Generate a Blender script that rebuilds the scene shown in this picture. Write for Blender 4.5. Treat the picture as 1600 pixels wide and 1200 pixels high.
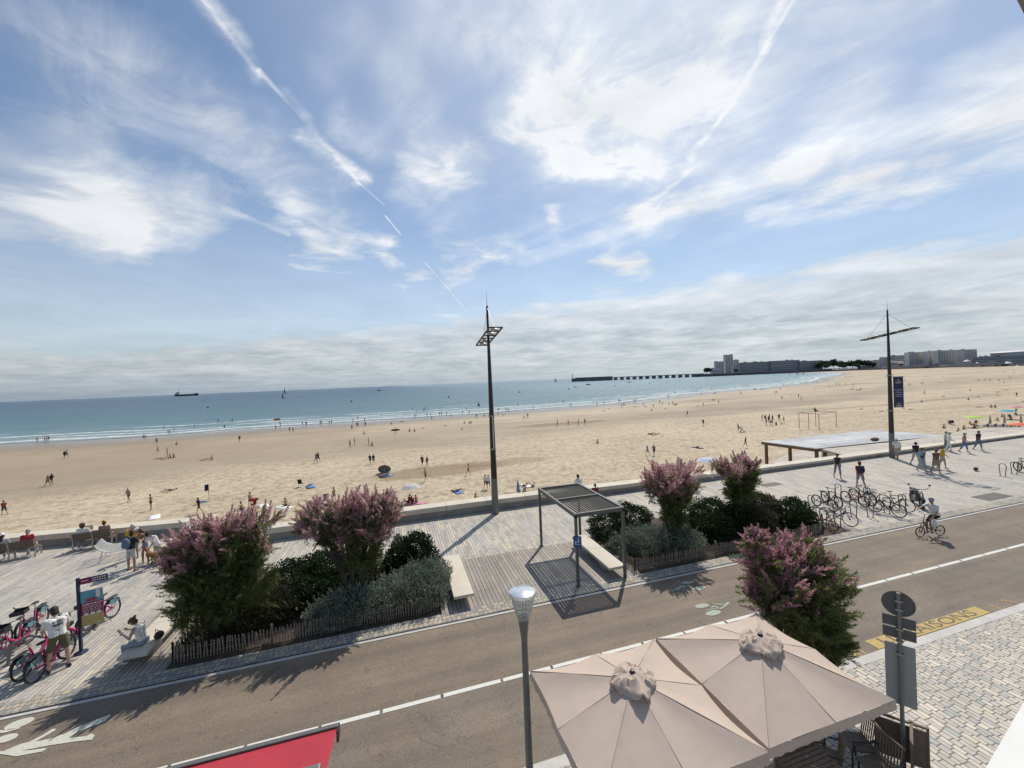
import bpy, math, random
import numpy as np
from mathutils import Vector, Matrix
random.seed(7); RNG=np.random.default_rng(7)
for o in list(bpy.data.objects): bpy.data.objects.remove(o)
scene=bpy.context.scene; col=scene.collection
R=math.radians
# ------------------------------------------------------------------ frame: X runs along the road, Y towards the sea, Z up
CAMH=7.8; F=620.0; ROLL=math.atan(.0408); PIT=math.atan(4.6/F); AZ=math.atan(2111/620)
RS=(math.sin(AZ),math.cos(AZ)); NS=(-math.cos(AZ),math.sin(AZ))
def w2s(v): x,y,z=v; return Vector((x*RS[0]+y*RS[1],x*NS[0]+y*NS[1],z))
_r=Vector((1,0,0)); _u=Vector((0,math.sin(PIT),math.cos(PIT))); _f=Vector((0,math.cos(PIT),-math.sin(PIT)))
_c,_s=math.cos(ROLL),math.sin(ROLL)
IR=w2s(_r*_c-_u*_s); IU=w2s(_r*_s+_u*_c); IF=w2s(_f)
cam=bpy.data.cameras.new('camera'); camo=bpy.data.objects.new('camera',cam); col.objects.link(camo); scene.camera=camo
cam.sensor_width=36; cam.lens=F/1600*36; cam.clip_start=.05; cam.clip_end=60000
m=Matrix((IR,IU,-IF)).transposed().to_4x4(); m.translation=(0,0,CAMH); camo.matrix_world=m
def dirp(px,py): return (IF+IR*((px-800)/F)+IU*((600-py)/F)).normalized()
def at(px,py,z=0.0):
    d=dirp(px,py); k=(z-CAMH)/d.z; return Vector((d.x*k,d.y*k,z))
def far(px,py,dist):            # point of that pixel at a given distance ahead
    d=dirp(px,py); k=dist/d.dot(w2s((0,1,0))); return Vector((d.x*k,d.y*k,CAMH+d.z*k))
scene.render.resolution_x=1024; scene.render.resolution_y=768
vs=scene.view_settings; scene.display_settings.display_device='sRGB'
vs.view_transform='Standard'; vs.look='None'; vs.exposure=0.12; vs.gamma=1.0
# ------------------------------------------------------------------ sun and sky
SUND=Vector((1.32,1.63,2.75)).normalized()
sl=bpy.data.lights.new('sun','SUN'); sl.energy=3.6; sl.angle=R(.5); sl.color=(1,.93,.82)
so=bpy.data.objects.new('sun',sl); col.objects.link(so); so.rotation_euler=SUND.to_track_quat('Z','Y').to_euler(); so.location=(0,0,50)
world=bpy.data.worlds.new('World'); scene.world=world; world.use_nodes=True
class NT:
    def __init__(s,tree): s.t=tree; s.n=tree.nodes; s.l=tree.links
    def node(s,typ,**k):
        n=s.n.new(typ)
        for a,b in k.items(): setattr(n,a,b)
        return n
    def put(s,sock,v):
        if hasattr(v,'is_output') or isinstance(v,bpy.types.NodeSocket): s.l.new(v,sock)
        elif v is not None:
            if isinstance(v,(tuple,list,Vector)) and sock.type=='RGBA' and len(v)==3: v=(*v,1)
            sock.default_value=v
    def m(s,op,a,b=None,c=None,clamp=False):
        n=s.node('ShaderNodeMath',operation=op,use_clamp=clamp); s.put(n.inputs[0],a)
        if b is not None: s.put(n.inputs[1],b)
        if c is not None: s.put(n.inputs[2],c)
        return n.outputs[0]
    def v(s,op,a,b=None,scale=None):
        n=s.node('ShaderNodeVectorMath',operation=op); s.put(n.inputs[0],a)
        if b is not None: s.put(n.inputs[1],b)
        if scale is not None: s.put(n.inputs['Scale'],scale)
        return n.outputs['Value'] if op in('DOT_PRODUCT','LENGTH','DISTANCE') else n.outputs[0]
    def noise(s,vec,scale=5,detail=4,rough=.5,dist=0,out=0):
        n=s.node('ShaderNodeTexNoise'); s.put(n.inputs['Vector'],vec); s.put(n.inputs['Scale'],scale)
        n.inputs['Detail'].default_value=detail; n.inputs['Roughness'].default_value=rough; n.inputs['Distortion'].default_value=dist
        return n.outputs[out]
    def mr(s,v,a,b,c=0,d=1,smooth=False):
        n=s.node('ShaderNodeMapRange'); n.clamp=True
        if smooth: n.interpolation_type='SMOOTHSTEP'
        for i,x in enumerate((v,a,b,c,d)): s.put(n.inputs[i],x)
        return n.outputs[0]
    def ramp(s,f,stops,const=False):
        n=s.node('ShaderNodeValToRGB'); s.put(n.inputs[0],f); cr=n.color_ramp
        if const: cr.interpolation='CONSTANT'
        while len(cr.elements)<len(stops): cr.elements.new(.5)
        for e,(p,c) in zip(cr.elements,stops): e.position=p; e.color=(*c,1)
        return n.outputs[0]
    def mix(s,f,a,b,mode='MIX'):
        n=s.node('ShaderNodeMix',data_type='RGBA',blend_type=mode); s.put(n.inputs[0],f); s.put(n.inputs[6],a); s.put(n.inputs[7],b)
        return n.outputs[2]
    def comb(s,x,y,z):
        n=s.node('ShaderNodeCombineXYZ'); s.put(n.inputs[0],x); s.put(n.inputs[1],y); s.put(n.inputs[2],z); return n.outputs[0]
    def sep(s,v):
        n=s.node('ShaderNodeSeparateXYZ'); s.put(n.inputs[0],v); return n.outputs
    def bump(s,h,strength=.5,dist=.02):
        n=s.node('ShaderNodeBump'); s.put(n.inputs['Height'],h); n.inputs['Strength'].default_value=strength; n.inputs['Distance'].default_value=dist
        return n.outputs[0]
def build_world():
    T=NT(world.node_tree); T.n.clear()
    out=T.node('ShaderNodeOutputWorld'); bg=T.node('ShaderNodeBackground'); T.l.new(bg.outputs[0],out.inputs[0])
    sky=T.node('ShaderNodeTexSky'); sky.sky_type='NISHITA'; sky.sun_disc=False
    sky.sun_elevation=math.asin(SUND.z); sky.sun_rotation=math.atan2(SUND.x,SUND.y)
    sky.air_density=1.0; sky.dust_density=.4; sky.ozone_density=2.2
    bg.inputs[1].default_value=.1
    g=T.node('ShaderNodeTexCoord').outputs['Generated']; d=T.v('NORMALIZE',g)
    sx,sy,sz=T.sep(d)
    zz=T.m('ADD',T.m('MAXIMUM',sz,0),.09)
    P=T.comb(T.m('DIVIDE',sx,zz),T.m('DIVIDE',sy,zz),0)          # position on the cloud layer
    rot=T.node('ShaderNodeVectorRotate',rotation_type='Z_AXIS'); T.put(rot.inputs['Vector'],P); rot.inputs['Angle'].default_value=R(-35)
    PR=T.v('MULTIPLY',rot.outputs[0],(1,.33,1))
    n_fine=T.noise(P,4.2,7,.6,.5); n_mid=T.noise(P,1.5,8,.61,.5); n_str=T.noise(PR,3.2,8,.66,.9); n_big=T.noise(P,.55,2,.5)
    wob=T.v('SCALE',T.v('SUBTRACT',T.noise(P,2.6,4,.55,0,1),(.5,.5,.5)),scale=.13)
    dw=T.v('ADD',d,wob)
    def cap(a,b,w,k,soft=0.0,warp=True,e=1.0):
        A=dirp(*a); B=dirp(*b); AB=B-A; q=dw if warp else d
        da=T.v('SUBTRACT',q,tuple(A))
        if AB.length<1e-4: r=da
        else:
            t=T.m('MULTIPLY',T.v('DOT_PRODUCT',da,tuple(AB)),1/AB.length_squared,clamp=True)
            r=T.v('SUBTRACT',da,T.v('SCALE',tuple(AB),scale=t))
        return T.mr(T.v('LENGTH',r),w,soft*w,0,k,True)
    def add(*l):
        r=l[0]
        for x in l[1:]: r=T.m('ADD',r,x)
        return r
    wisps=T.mr(n_str,.42,.72,0,1,True); puffs=T.mr(n_mid,.38,.68,0,1,True); fine=T.mr(n_fine,.38,.66,0,1,True)
    # big soft regions
    top=add(cap((930,80),(1120,50),.27,1.0),cap((700,30),(740,50),.12,.75),cap((1060,190),(900,130),.19,.8),cap((1000,170),(1090,120),.13,.4))
    midp=add(cap((650,270),(730,262),.075,.75),cap((810,200),(900,240),.10,.75),cap((900,250),(1000,280),.065,.7),cap((865,330),(868,370),.03,.5),cap((700,400),(800,395),.05,.5))
    left=add(cap((-40,310),(130,300),.13,.66,.25),cap((120,320),(290,335),.10,.62,.1),cap((0,350),(260,350),.08,.3,0))
    rip=add(cap((460,400),(600,390),.045,.7),cap((600,400),(680,450),.04,.5),cap((450,330),(500,350),.07,.4),cap((480,490),(500,488),.03,.5))
    puff=add(cap((950,405),(1000,415),.05,.95),cap((700,470),(740,480),.03,.3))
    veil=add(cap((150,420),(640,455),.07,.3),cap((340,190),(470,350),.06,.3),cap((620,120),(700,330),.10,.3),cap((20,130),(150,200),.1,.22),cap((60,40),(330,320),.11,.36),cap((220,110),(520,330),.11,.5),cap((560,30),(510,110),.06,.3),cap((540,190),(590,220),.05,.45))
    band=add(cap((840,405),(1640,140),.03,.45),cap((700,430),(1010,345),.04,.5),cap((1010,345),(1250,255),.045,.65),cap((1250,255),(1640,120),.07,.62),cap((1250,330),(1600,210),.06,.5),cap((1300,180),(1360,130),.06,.5),cap((1180,335),(1225,325),.03,.5),cap((1330,300),(1600,240),.05,.4),cap((1340,60),(1470,5),.05,.35),cap((1500,400),(1700,330),.15,.3))
    c1=T.m('MULTIPLY',top,T.m('ADD',T.m('MULTIPLY',T.m('ADD',T.m('MULTIPLY',puffs,1.3),T.m('ADD',wisps,fine)),.30),.10))
    c2=T.m('MULTIPLY',midp,T.m('ADD',T.m('MULTIPLY',fine,.9),.25))
    c3=T.m('MULTIPLY',left,T.m('ADD',T.m('MULTIPLY',puffs,.6),.38))
    c4=T.m('MULTIPLY',add(rip,puff),T.m('ADD',T.m('MULTIPLY',fine,.7),.35))
    lb=add(cap((820,410),(1020,345),.03,.4,0,False),cap((1020,345),(1260,255),.04,.42,0,False),cap((1260,255),(1650,120),.06,.42,0,False))
    c7=T.m('MULTIPLY',lb,T.m('ADD',T.m('MULTIPLY',wisps,.5),.55))
    c5=T.m('MULTIPLY',add(veil,band),T.m('ADD',T.m('MULTIPLY',T.m('ADD',wisps,fine),.42),.30))
    tr=add(cap((1012,345),(1140,165),.006,.7,.1,False),cap((1025,320),(1150,165),.014,.45,0,True),cap((1140,165),(1240,-5),.012,.5,0,True),cap((1140,165),(1240,0),.006,.45,0,False))
    tl=add(cap((318,-5),(410,120),.026,.62,0,True),cap((318,0),(405,118),.007,.3,0,False),cap((405,110),(560,285),.007,.6,0,False),cap((430,130),(560,275),.022,.4,0,True),cap((480,215),(560,270),.028,.45),cap((560,285),(600,320),.003,.35,0,False),
           cap((602,337),(626,366),.0025,.7,0,False),cap((664,410),(708,460),.0025,.7,0,False),cap((708,460),(730,488),.004,.4,0,False),
           cap((110,415),(400,498),.006,.25,0,False),cap((350,325),(450,365),.01,.3,0,False),cap((200,410),(560,450),.012,.2,0,False))
    tn=T.m('ADD',T.m('MULTIPLY',T.mr(T.noise(P,16,6,.7,1.),.34,.62),.6),.45)
    c6=T.m('MULTIPLY',add(tr,tl),tn)
    amb=T.m('MULTIPLY',T.m('MULTIPLY',T.m('ADD',wisps,T.m('MULTIPLY',fine,.5)),T.mr(n_big,.36,.64)),.17)
    near_sun=T.mr(T.v('DOT_PRODUCT',d,tuple(SUND)),.55,1,0,.22,True)
    vv=T.mr(sx,-.3,.6,0,.10)
    m1=T.m('MINIMUM',add(c1,c2,c3,c4,c5,c6,c7,amb,near_sun,vv),1,clamp=True)
    # low cloud bank above the horizon, higher to the right
    az=T.m('ARCTAN2',sx,sy)
    hs=T.noise(T.comb(T.m('MULTIPLY',az,5.5),T.m('MULTIPLY',sz,26),0),1.3,7,.58,.3)
    edge=T.m('ADD',T.mr(az,-.75,.55,.07,.205),T.m('MULTIPLY',T.m('SUBTRACT',hs,.5),.13))
    bank=T.mr(T.m('SUBTRACT',edge,sz),-.035,.035,0,1,True)
    lo=T.mr(sz,.0,.09,.9,0)
    haze=T.mr(sz,.45,.02,.04,.62)
    mask=T.m('MAXIMUM',m1,T.m('MAXIMUM',T.m('MULTIPLY',bank,.9),haze))
    bright=T.m('MULTIPLY',T.mr(T.v('DOT_PRODUCT',d,tuple(SUND)),-.3,1,.60,.98),10)
    shade=T.mr(hs,.36,.62,.74,1.0)
    bankc=T.mix(T.mr(T.m('ADD',T.m('MULTIPLY',hs,.7),T.m('MULTIPLY',n_fine,.3)),.4,.6),(.50,.555,.60),(.75,.78,.81))
    cc=T.mix(T.m('MULTIPLY',bank,T.mr(sz,.24,.1)),(.88,.91,.95),bankc)
    lowc=T.mix(T.mr(sz,.05,.0),cc,T.mix(T.mr(az,-.6,.7),(.36,.45,.56),(.55,.62,.68)))
    cloud=T.v('SCALE',lowc,scale=T.m('MULTIPLY',bright,T.mr(n_mid,.3,.65,.86,1.08)))
    skyc=T.mix(1.0,sky.outputs[0],(.83,.95,1.0),'MULTIPLY')
    T.put(bg.inputs[0],T.mix(mask,skyc,cloud))
build_world()
world.cycles.sampling_method='MANUAL'; world.cycles.sample_map_resolution=256
# ------------------------------------------------------------------ helpers
MATS={}
def new_mat(name):
    m=bpy.data.materials.new(name); m.use_nodes=True; T=NT(m.node_tree); T.n.clear()
    o=T.node('ShaderNodeOutputMaterial'); b=T.node('ShaderNodeBsdfPrincipled'); T.l.new(b.outputs[0],o.inputs[0]); MATS[name]=m
    return m,T,b,o
def obj_co(T): return T.node('ShaderNodeTexCoord').outputs['Object']
def mat(name,c,rough=.7,var=.15,scale=8,bump=0,bscale=40,metal=0,spec=.5,c2=None,trans=0):
    if name in MATS: return MATS[name]
    m,T,b,o=new_mat(name); co=obj_co(T)
    n=T.noise(co,scale,5,.6)
    lo=tuple(x*(1-var) for x in c); hi=tuple(min(1,x*(1+var)) for x in c)
    if c2: lo,hi=c,c2
    T.put(b.inputs['Base Color'],T.ramp(n,[(.3,lo),(.7,hi)]))
    b.inputs['Roughness'].default_value=rough; b.inputs['Metallic'].default_value=metal; b.inputs['Specular IOR Level'].default_value=spec
    if bump: T.put(b.inputs['Normal'],T.bump(T.noise(co,bscale,4,.6),bump,.01))
    return m
def leaf_mat(name,cols,rough=.5,trans=.35,spec=.4):
    m,T,b,o=new_mat(name); geo=T.node('ShaderNodeNewGeometry')
    k=len(cols); c=T.ramp(geo.outputs['Random Per Island'],[(i/(k-1),x) for i,x in enumerate(cols)])
    T.put(b.inputs['Base Color'],c); b.inputs['Roughness'].default_value=rough; b.inputs['Specular IOR Level'].default_value=spec
    tr=T.node('ShaderNodeBsdfTranslucent'); T.put(tr.inputs[0],c)
    mx=T.node('ShaderNodeMixShader'); mx.inputs[0].default_value=trans; T.l.new(b.outputs[0],mx.inputs[1]); T.l.new(tr.outputs[0],mx.inputs[2]); T.l.new(mx.outputs[0],o.inputs[0])
    return m
def stone_mat(name,w,L,cols,along='y',mort=.012,mcol=(.1,.095,.09),rough=.75,wvar=0,bump=.5,grime=.25,big=None):
    m,T,b,o=new_mat(name); co=obj_co(T); x,y,z=T.sep(co)
    if along=='x': x,y=y,x
    u=T.m('DIVIDE',x,w)
    if wvar: u=T.m('ADD',u,T.m('MULTIPLY',T.m('SINE',T.m('MULTIPLY',u,2.3)),wvar))
    row=T.m('FLOOR',u); fu=T.m('FRACT',u)
    w1=T.node('ShaderNodeTexWhiteNoise',noise_dimensions='1D'); T.put(w1.inputs['W'],row); rr=w1.outputs['Value']
    Lr=T.m('MULTIPLY',L,T.m('ADD',.65,T.m('MULTIPLY',rr,.8)))
    vv=T.m('ADD',T.m('DIVIDE',y,Lr),T.m('MULTIPLY',rr,7.3)); cell=T.m('FLOOR',vv); fv=T.m('FRACT',vv)
    wn=T.node('ShaderNodeTexWhiteNoise',noise_dimensions='3D'); T.put(wn.inputs['Vector'],T.comb(row,cell,0)); rnd=wn.outputs['Value']
    k=len(cols); c=T.ramp(rnd,[(i/k,q) for i,q in enumerate(cols)],True)
    eu=T.m('MULTIPLY',T.m('MINIMUM',fu,T.m('SUBTRACT',1,fu)),w); ev=T.m('MULTIPLY',T.m('MINIMUM',fv,T.m('SUBTRACT',1,fv)),Lr)
    e=T.m('MINIMUM',eu,ev); mk=T.mr(e,mort*.35,mort,0,1)
    n=T.noise(co,6,5,.6); n2=T.noise(co,.45,4,.6)
    c=T.mix(1.0,c,T.ramp(n,[(.3,(.86,.86,.86)),(.7,(1.08,1.08,1.08))]),'MULTIPLY')
    c=T.mix(1.0,c,T.ramp(n2,[(.32,(1-grime,)*3),(.68,(1.08,1.07,1.05))]),'MULTIPLY')
    c=T.mix(mk,mcol,c)
    T.put(b.inputs['Base Color'],c); b.inputs['Roughness'].default_value=rough; b.inputs['Specular IOR Level'].default_value=.3
    T.put(b.inputs['Normal'],T.bump(T.m('ADD',mk,T.m('MULTIPLY',T.noise(co,60,3),.3)),bump,.008))
    return m
class MB:
    def __init__(s): s.v=[]; s.f=[]; s.mi=[]
    def add(s,vs,fs,mi=0):
        b=len(s.v); s.v+=[tuple(p) for p in vs]; s.f+=[tuple(b+i for i in f) for f in fs]; s.mi+=[mi]*len(fs); return s
    def box(s,c,d,rz=0,mi=0,rx=0,ry=0):
        x,y,z=[q/2 for q in d]
        P=[Vector((a*x,b*y,e*z)) for e in(-1,1) for b in(-1,1) for a in(-1,1)]
        if rz or rx or ry:
            Q=Matrix.Rotation(rz,3,'Z')@Matrix.Rotation(ry,3,'Y')@Matrix.Rotation(rx,3,'X'); P=[Q@p for p in P]
        c=Vector(c); return s.add([p+c for p in P],[(0,2,3,1),(4,5,7,6),(0,1,5,4),(2,6,7,3),(0,4,6,2),(1,3,7,5)],mi)
    def bar(s,a,b,w,h,mi=0):
        a=Vector(a);b=Vector(b);d=(b-a).normalized(); up=Vector((0,0,1)) if abs(d.z)<.95 else Vector((0,1,0))
        r=d.cross(up).normalized(); u=r.cross(d); P=[]
        for p in(a,b):
            for i,j in((-1,-1),(1,-1),(1,1),(-1,1)): P.append(p+r*(i*w/2)+u*(j*h/2))
        return s.add(P,[(0,3,2,1),(4,5,6,7),(0,1,5,4),(1,2,6,5),(2,3,7,6),(3,0,4,7)],mi)
    def tube(s,pts,rad,n=8,mi=0,caps=True):
        pts=[Vector(p) for p in pts]; k=len(pts); rad=[rad]*k if not hasattr(rad,'__len__') else rad
        P=[]; pr=None
        for i,p in enumerate(pts):
            d=(pts[min(i+1,k-1)]-pts[max(i-1,0)]).normalized()
            if pr is None:
                up=Vector((0,0,1)) if abs(d.z)<.9 else Vector((1,0,0)); r=d.cross(up).normalized()
            else:
                r=(pr-d*pr.dot(d)).normalized()
            pr=r; u=d.cross(r)
            for j in range(n):
                a=2*math.pi*j/n; P.append(p+(r*math.cos(a)+u*math.sin(a))*rad[i])
        Fs=[(i*n+j,i*n+(j+1)%n,(i+1)*n+(j+1)%n,(i+1)*n+j) for i in range(k-1) for j in range(n)]
        if caps: Fs+=[tuple(range(n))[::-1],tuple((k-1)*n+j for j in range(n))]
        return s.add(P,Fs,mi)
    def lathe(s,c,prof,n=20,mi=0,sx=1,sy=1):
        c=Vector(c); P=[c+Vector((r*sx*math.cos(2*math.pi*j/n),r*sy*math.sin(2*math.pi*j/n),z)) for r,z in prof for j in range(n)]
        return s.add(P,[(i*n+j,i*n+(j+1)%n,(i+1)*n+(j+1)%n,(i+1)*n+j) for i in range(len(prof)-1) for j in range(n)],mi)
    def ball(s,c,r,n=10,mi=0):
        r=(r,r,r) if not hasattr(r,'__len__') else r
        m=max(4,n//2+1); c=Vector(c); P=[];
        for i in range(m+1):
            t=math.pi*i/m
            for j in range(n): P.append(c+Vector((r[0]*math.sin(t)*math.cos(2*math.pi*j/n),r[1]*math.sin(t)*math.sin(2*math.pi*j/n),-r[2]*math.cos(t))))
        return s.add(P,[(i*n+j,i*n+(j+1)%n,(i+1)*n+(j+1)%n,(i+1)*n+j) for i in range(m) for j in range(n)],mi)
    def ring(s,c,Rr,r,axis='y',n=24,k=6,mi=0,sx=1):
        P=[]
        for i in range(n):
            a=2*math.pi*i/n
            for j in range(k):
                b=2*math.pi*j/k; q=Rr+r*math.cos(b); h=r*sx*math.sin(b)
                p=(q*math.cos(a),h,q*math.sin(a)) if axis=='y' else ((q*math.cos(a),q*math.sin(a),h) if axis=='z' else (h,q*math.cos(a),q*math.sin(a)))
                P.append(Vector(c)+Vector(p))
        return s.add(P,[(i*k+j,i*k+(j+1)%k,((i+1)%n)*k+(j+1)%k,((i+1)%n)*k+j) for i in range(n) for j in range(k)],mi)
    def prism(s,poly,z0,z1,mi=0):
        n=len(poly); P=[(p[0],p[1],z0) for p in poly]+[(p[0],p[1],z1) for p in poly]
        return s.add(P,[tuple(range(n))[::-1],tuple(range(n,2*n))]+[(i,(i+1)%n,n+(i+1)%n,n+i) for i in range(n)],mi)
    def sheet(s,poly,z,mi=0):
        return s.add([(p[0],p[1],z) for p in poly],[tuple(range(len(poly)))],mi)
    def build(s,name,mats,parent=None,smooth=False,loc=None,bevel=0):
        me=bpy.data.meshes.new(name); me.from_pydata(s.v,[],s.f)
        if not isinstance(mats,(list,tuple)): mats=[mats]
        for q in mats: me.materials.append(q)
        if len(mats)>1: me.polygons.foreach_set('material_index',s.mi)
        if smooth: me.polygons.foreach_set('use_smooth',[True]*len(s.f))
        me.update(); o=bpy.data.objects.new(name,me); col.objects.link(o)
        if parent: o.parent=parent
        if loc is not None: o.location=loc
        if bevel:
            md=o.modifiers.new('bevel','BEVEL'); md.width=bevel; md.segments=2; md.limit_method='ANGLE'
        if smooth and hasattr(me,'set_sharp_from_angle'): me.set_sharp_from_angle(angle=R(50))
        return o
def tag(o,label=None,cat=None,group=None,kind=None):
    if label: o['label']=label
    if cat: o['category']=cat
    if group: o['group']=group
    if kind: o['kind']=kind
    return o
def thing(name,label,cat,loc=(0,0,0),rz=0,group=None):
    o=bpy.data.objects.new(name,None); col.objects.link(o); o.location=loc; o.rotation_euler=(0,0,rz); o.empty_display_size=.2
    return tag(o,label,cat,group)
def copy_tree(o,parent=None):
    c=o.copy(); col.objects.link(c); c.parent=parent
    for ch in list(o.children): copy_tree(ch,c)
    return c
def struct(o,label=None): return tag(o,label,None,None,'structure')
def text_obj(name,s,size,mt,parent,loc,rot,ext=.002,align='CENTER',sx=1):
    cu=bpy.data.curves.new(name,'FONT'); cu.body=s; cu.size=size; cu.extrude=ext; cu.align_x=align; cu.align_y='CENTER'
    t=bpy.data.objects.new(name,cu); col.objects.link(t); dg=bpy.context.evaluated_depsgraph_get(); dg.update()
    me=bpy.data.meshes.new_from_object(t.evaluated_get(dg)); bpy.data.objects.remove(t)
    o=bpy.data.objects.new(name,me); col.objects.link(o); me.materials.clear(); me.materials.append(mt)
    o.parent=parent; o.location=loc; o.rotation_euler=rot; o.scale=(sx,1,1); return o
ORD=['zeroth','first','second','third','fourth','fifth','sixth','seventh','eighth','ninth','tenth','eleventh','twelfth','thirteenth','fourteenth','fifteenth','sixteenth','seventeenth','eighteenth','nineteenth','twentieth']+['twenty-'+q for q in('first','second','third','fourth','fifth','sixth','seventh','eighth','ninth')]+['thirtieth']
# ------------------------------------------------------------------ materials of the ground
m_prom=stone_mat('paving_staves',.13,.9,[(.49,.455,.405),(.45,.42,.38),(.53,.485,.42),(.46,.43,.39),(.58,.51,.395),(.38,.36,.335),(.50,.465,.415),(.43,.40,.365)],mcol=(.13,.125,.12),grime=.12)
m_strip=stone_mat('kerb_setts',.16,.15,[(.46,.41,.32),(.38,.36,.32),(.52,.44,.32),(.34,.33,.31),(.29,.29,.28),(.48,.44,.37)],along='x',mort=.016,mcol=(.14,.13,.12))
m_cob=stone_mat('sidewalk_setts',.128,.20,[(.53,.485,.425),(.49,.455,.41),(.59,.53,.43),(.51,.46,.405),(.63,.575,.48),(.41,.41,.385),(.56,.51,.445),(.50,.465,.42)],mort=.014,mcol=(.13,.125,.12),wvar=.12,grime=.08)
m_deck=stone_mat('deck_boards',.145,3.2,[(.36,.325,.285),(.40,.36,.315),(.33,.30,.265),(.38,.345,.31),(.43,.385,.335)],mort=.013,mcol=(.03,.027,.024),rough=.8,bump=.8)
def asphalt():
    m,T,b,o=new_mat('asphalt'); co=obj_co(T); x,y,z=T.sep(co)
    n=T.noise(co,70,3,.7); n2=T.noise(co,.6,4,.6); n3=T.noise(T.v('MULTIPLY',co,(.12,1.6,1)),1.2,4,.6)
    c=T.ramp(n,[(.36,(.115,.09,.068)),(.5,(.20,.158,.12)),(.66,(.32,.262,.20))])
    edge=T.mr(y,8.0,9.6,0,1)                                     # older, yellower wear by the near kerb, greyer near lane
    c2=T.ramp(n,[(.36,(.105,.088,.074)),(.5,(.178,.15,.125)),(.66,(.29,.25,.21))])
    lane=T.mr(y,9.9,10.2,1,0)
    c=T.mix(T.m('MULTIPLY',lane,T.mr(T.noise(co,.9,3),.35,.6)),c,c2)
    c=T.mix(1.0,c,T.ramp(n2,[(.3,(.86,.86,.86)),(.7,(1.1,1.09,1.07))]),'MULTIPLY')
    c=T.mix(1.0,c,T.ramp(n3,[(.35,(.84,.84,.85)),(.65,(1.1,1.09,1.06))]),'MULTIPLY')
    tr=T.m('ABSOLUTE',T.m('SUBTRACT',T.m('ABSOLUTE',T.m('SUBTRACT',y,11.5)),.75)); c=T.mix(T.mr(tr,.35,.05,0,.22),c,(.09,.078,.066))
    tr2=T.m('ABSOLUTE',T.m('SUBTRACT',T.m('ABSOLUTE',T.m('SUBTRACT',y,8.9)),.72)); c=T.mix(T.mr(tr2,.3,.05,0,.22),c,(.09,.08,.07))
    sp=T.noise(co,2.1,3,.5); c=T.mix(T.mr(sp,.66,.72,0,.45),c,(.07,.06,.05)); cr=T.m('ABSOLUTE',T.m('SUBTRACT',T.noise(co,.35,6,.6,.6),.5)); c=T.mix(T.mr(cr,.0035,.0,0,.5),c,(.05,.045,.04))
    k=T.m('MULTIPLY',T.mr(T.noise(co,1.3,4),.5,.62),T.mr(y,8.5,7.7,0,.7)); c=T.mix(k,c,(.25,.19,.13))
    T.put(b.inputs['Base Color'],c); b.inputs['Roughness'].default_value=.75; b.inputs['Specular IOR Level'].default_value=.35
    T.put(b.inputs['Normal'],T.bump(n,.6,.006)); return m
m_asph=asphalt()
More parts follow.
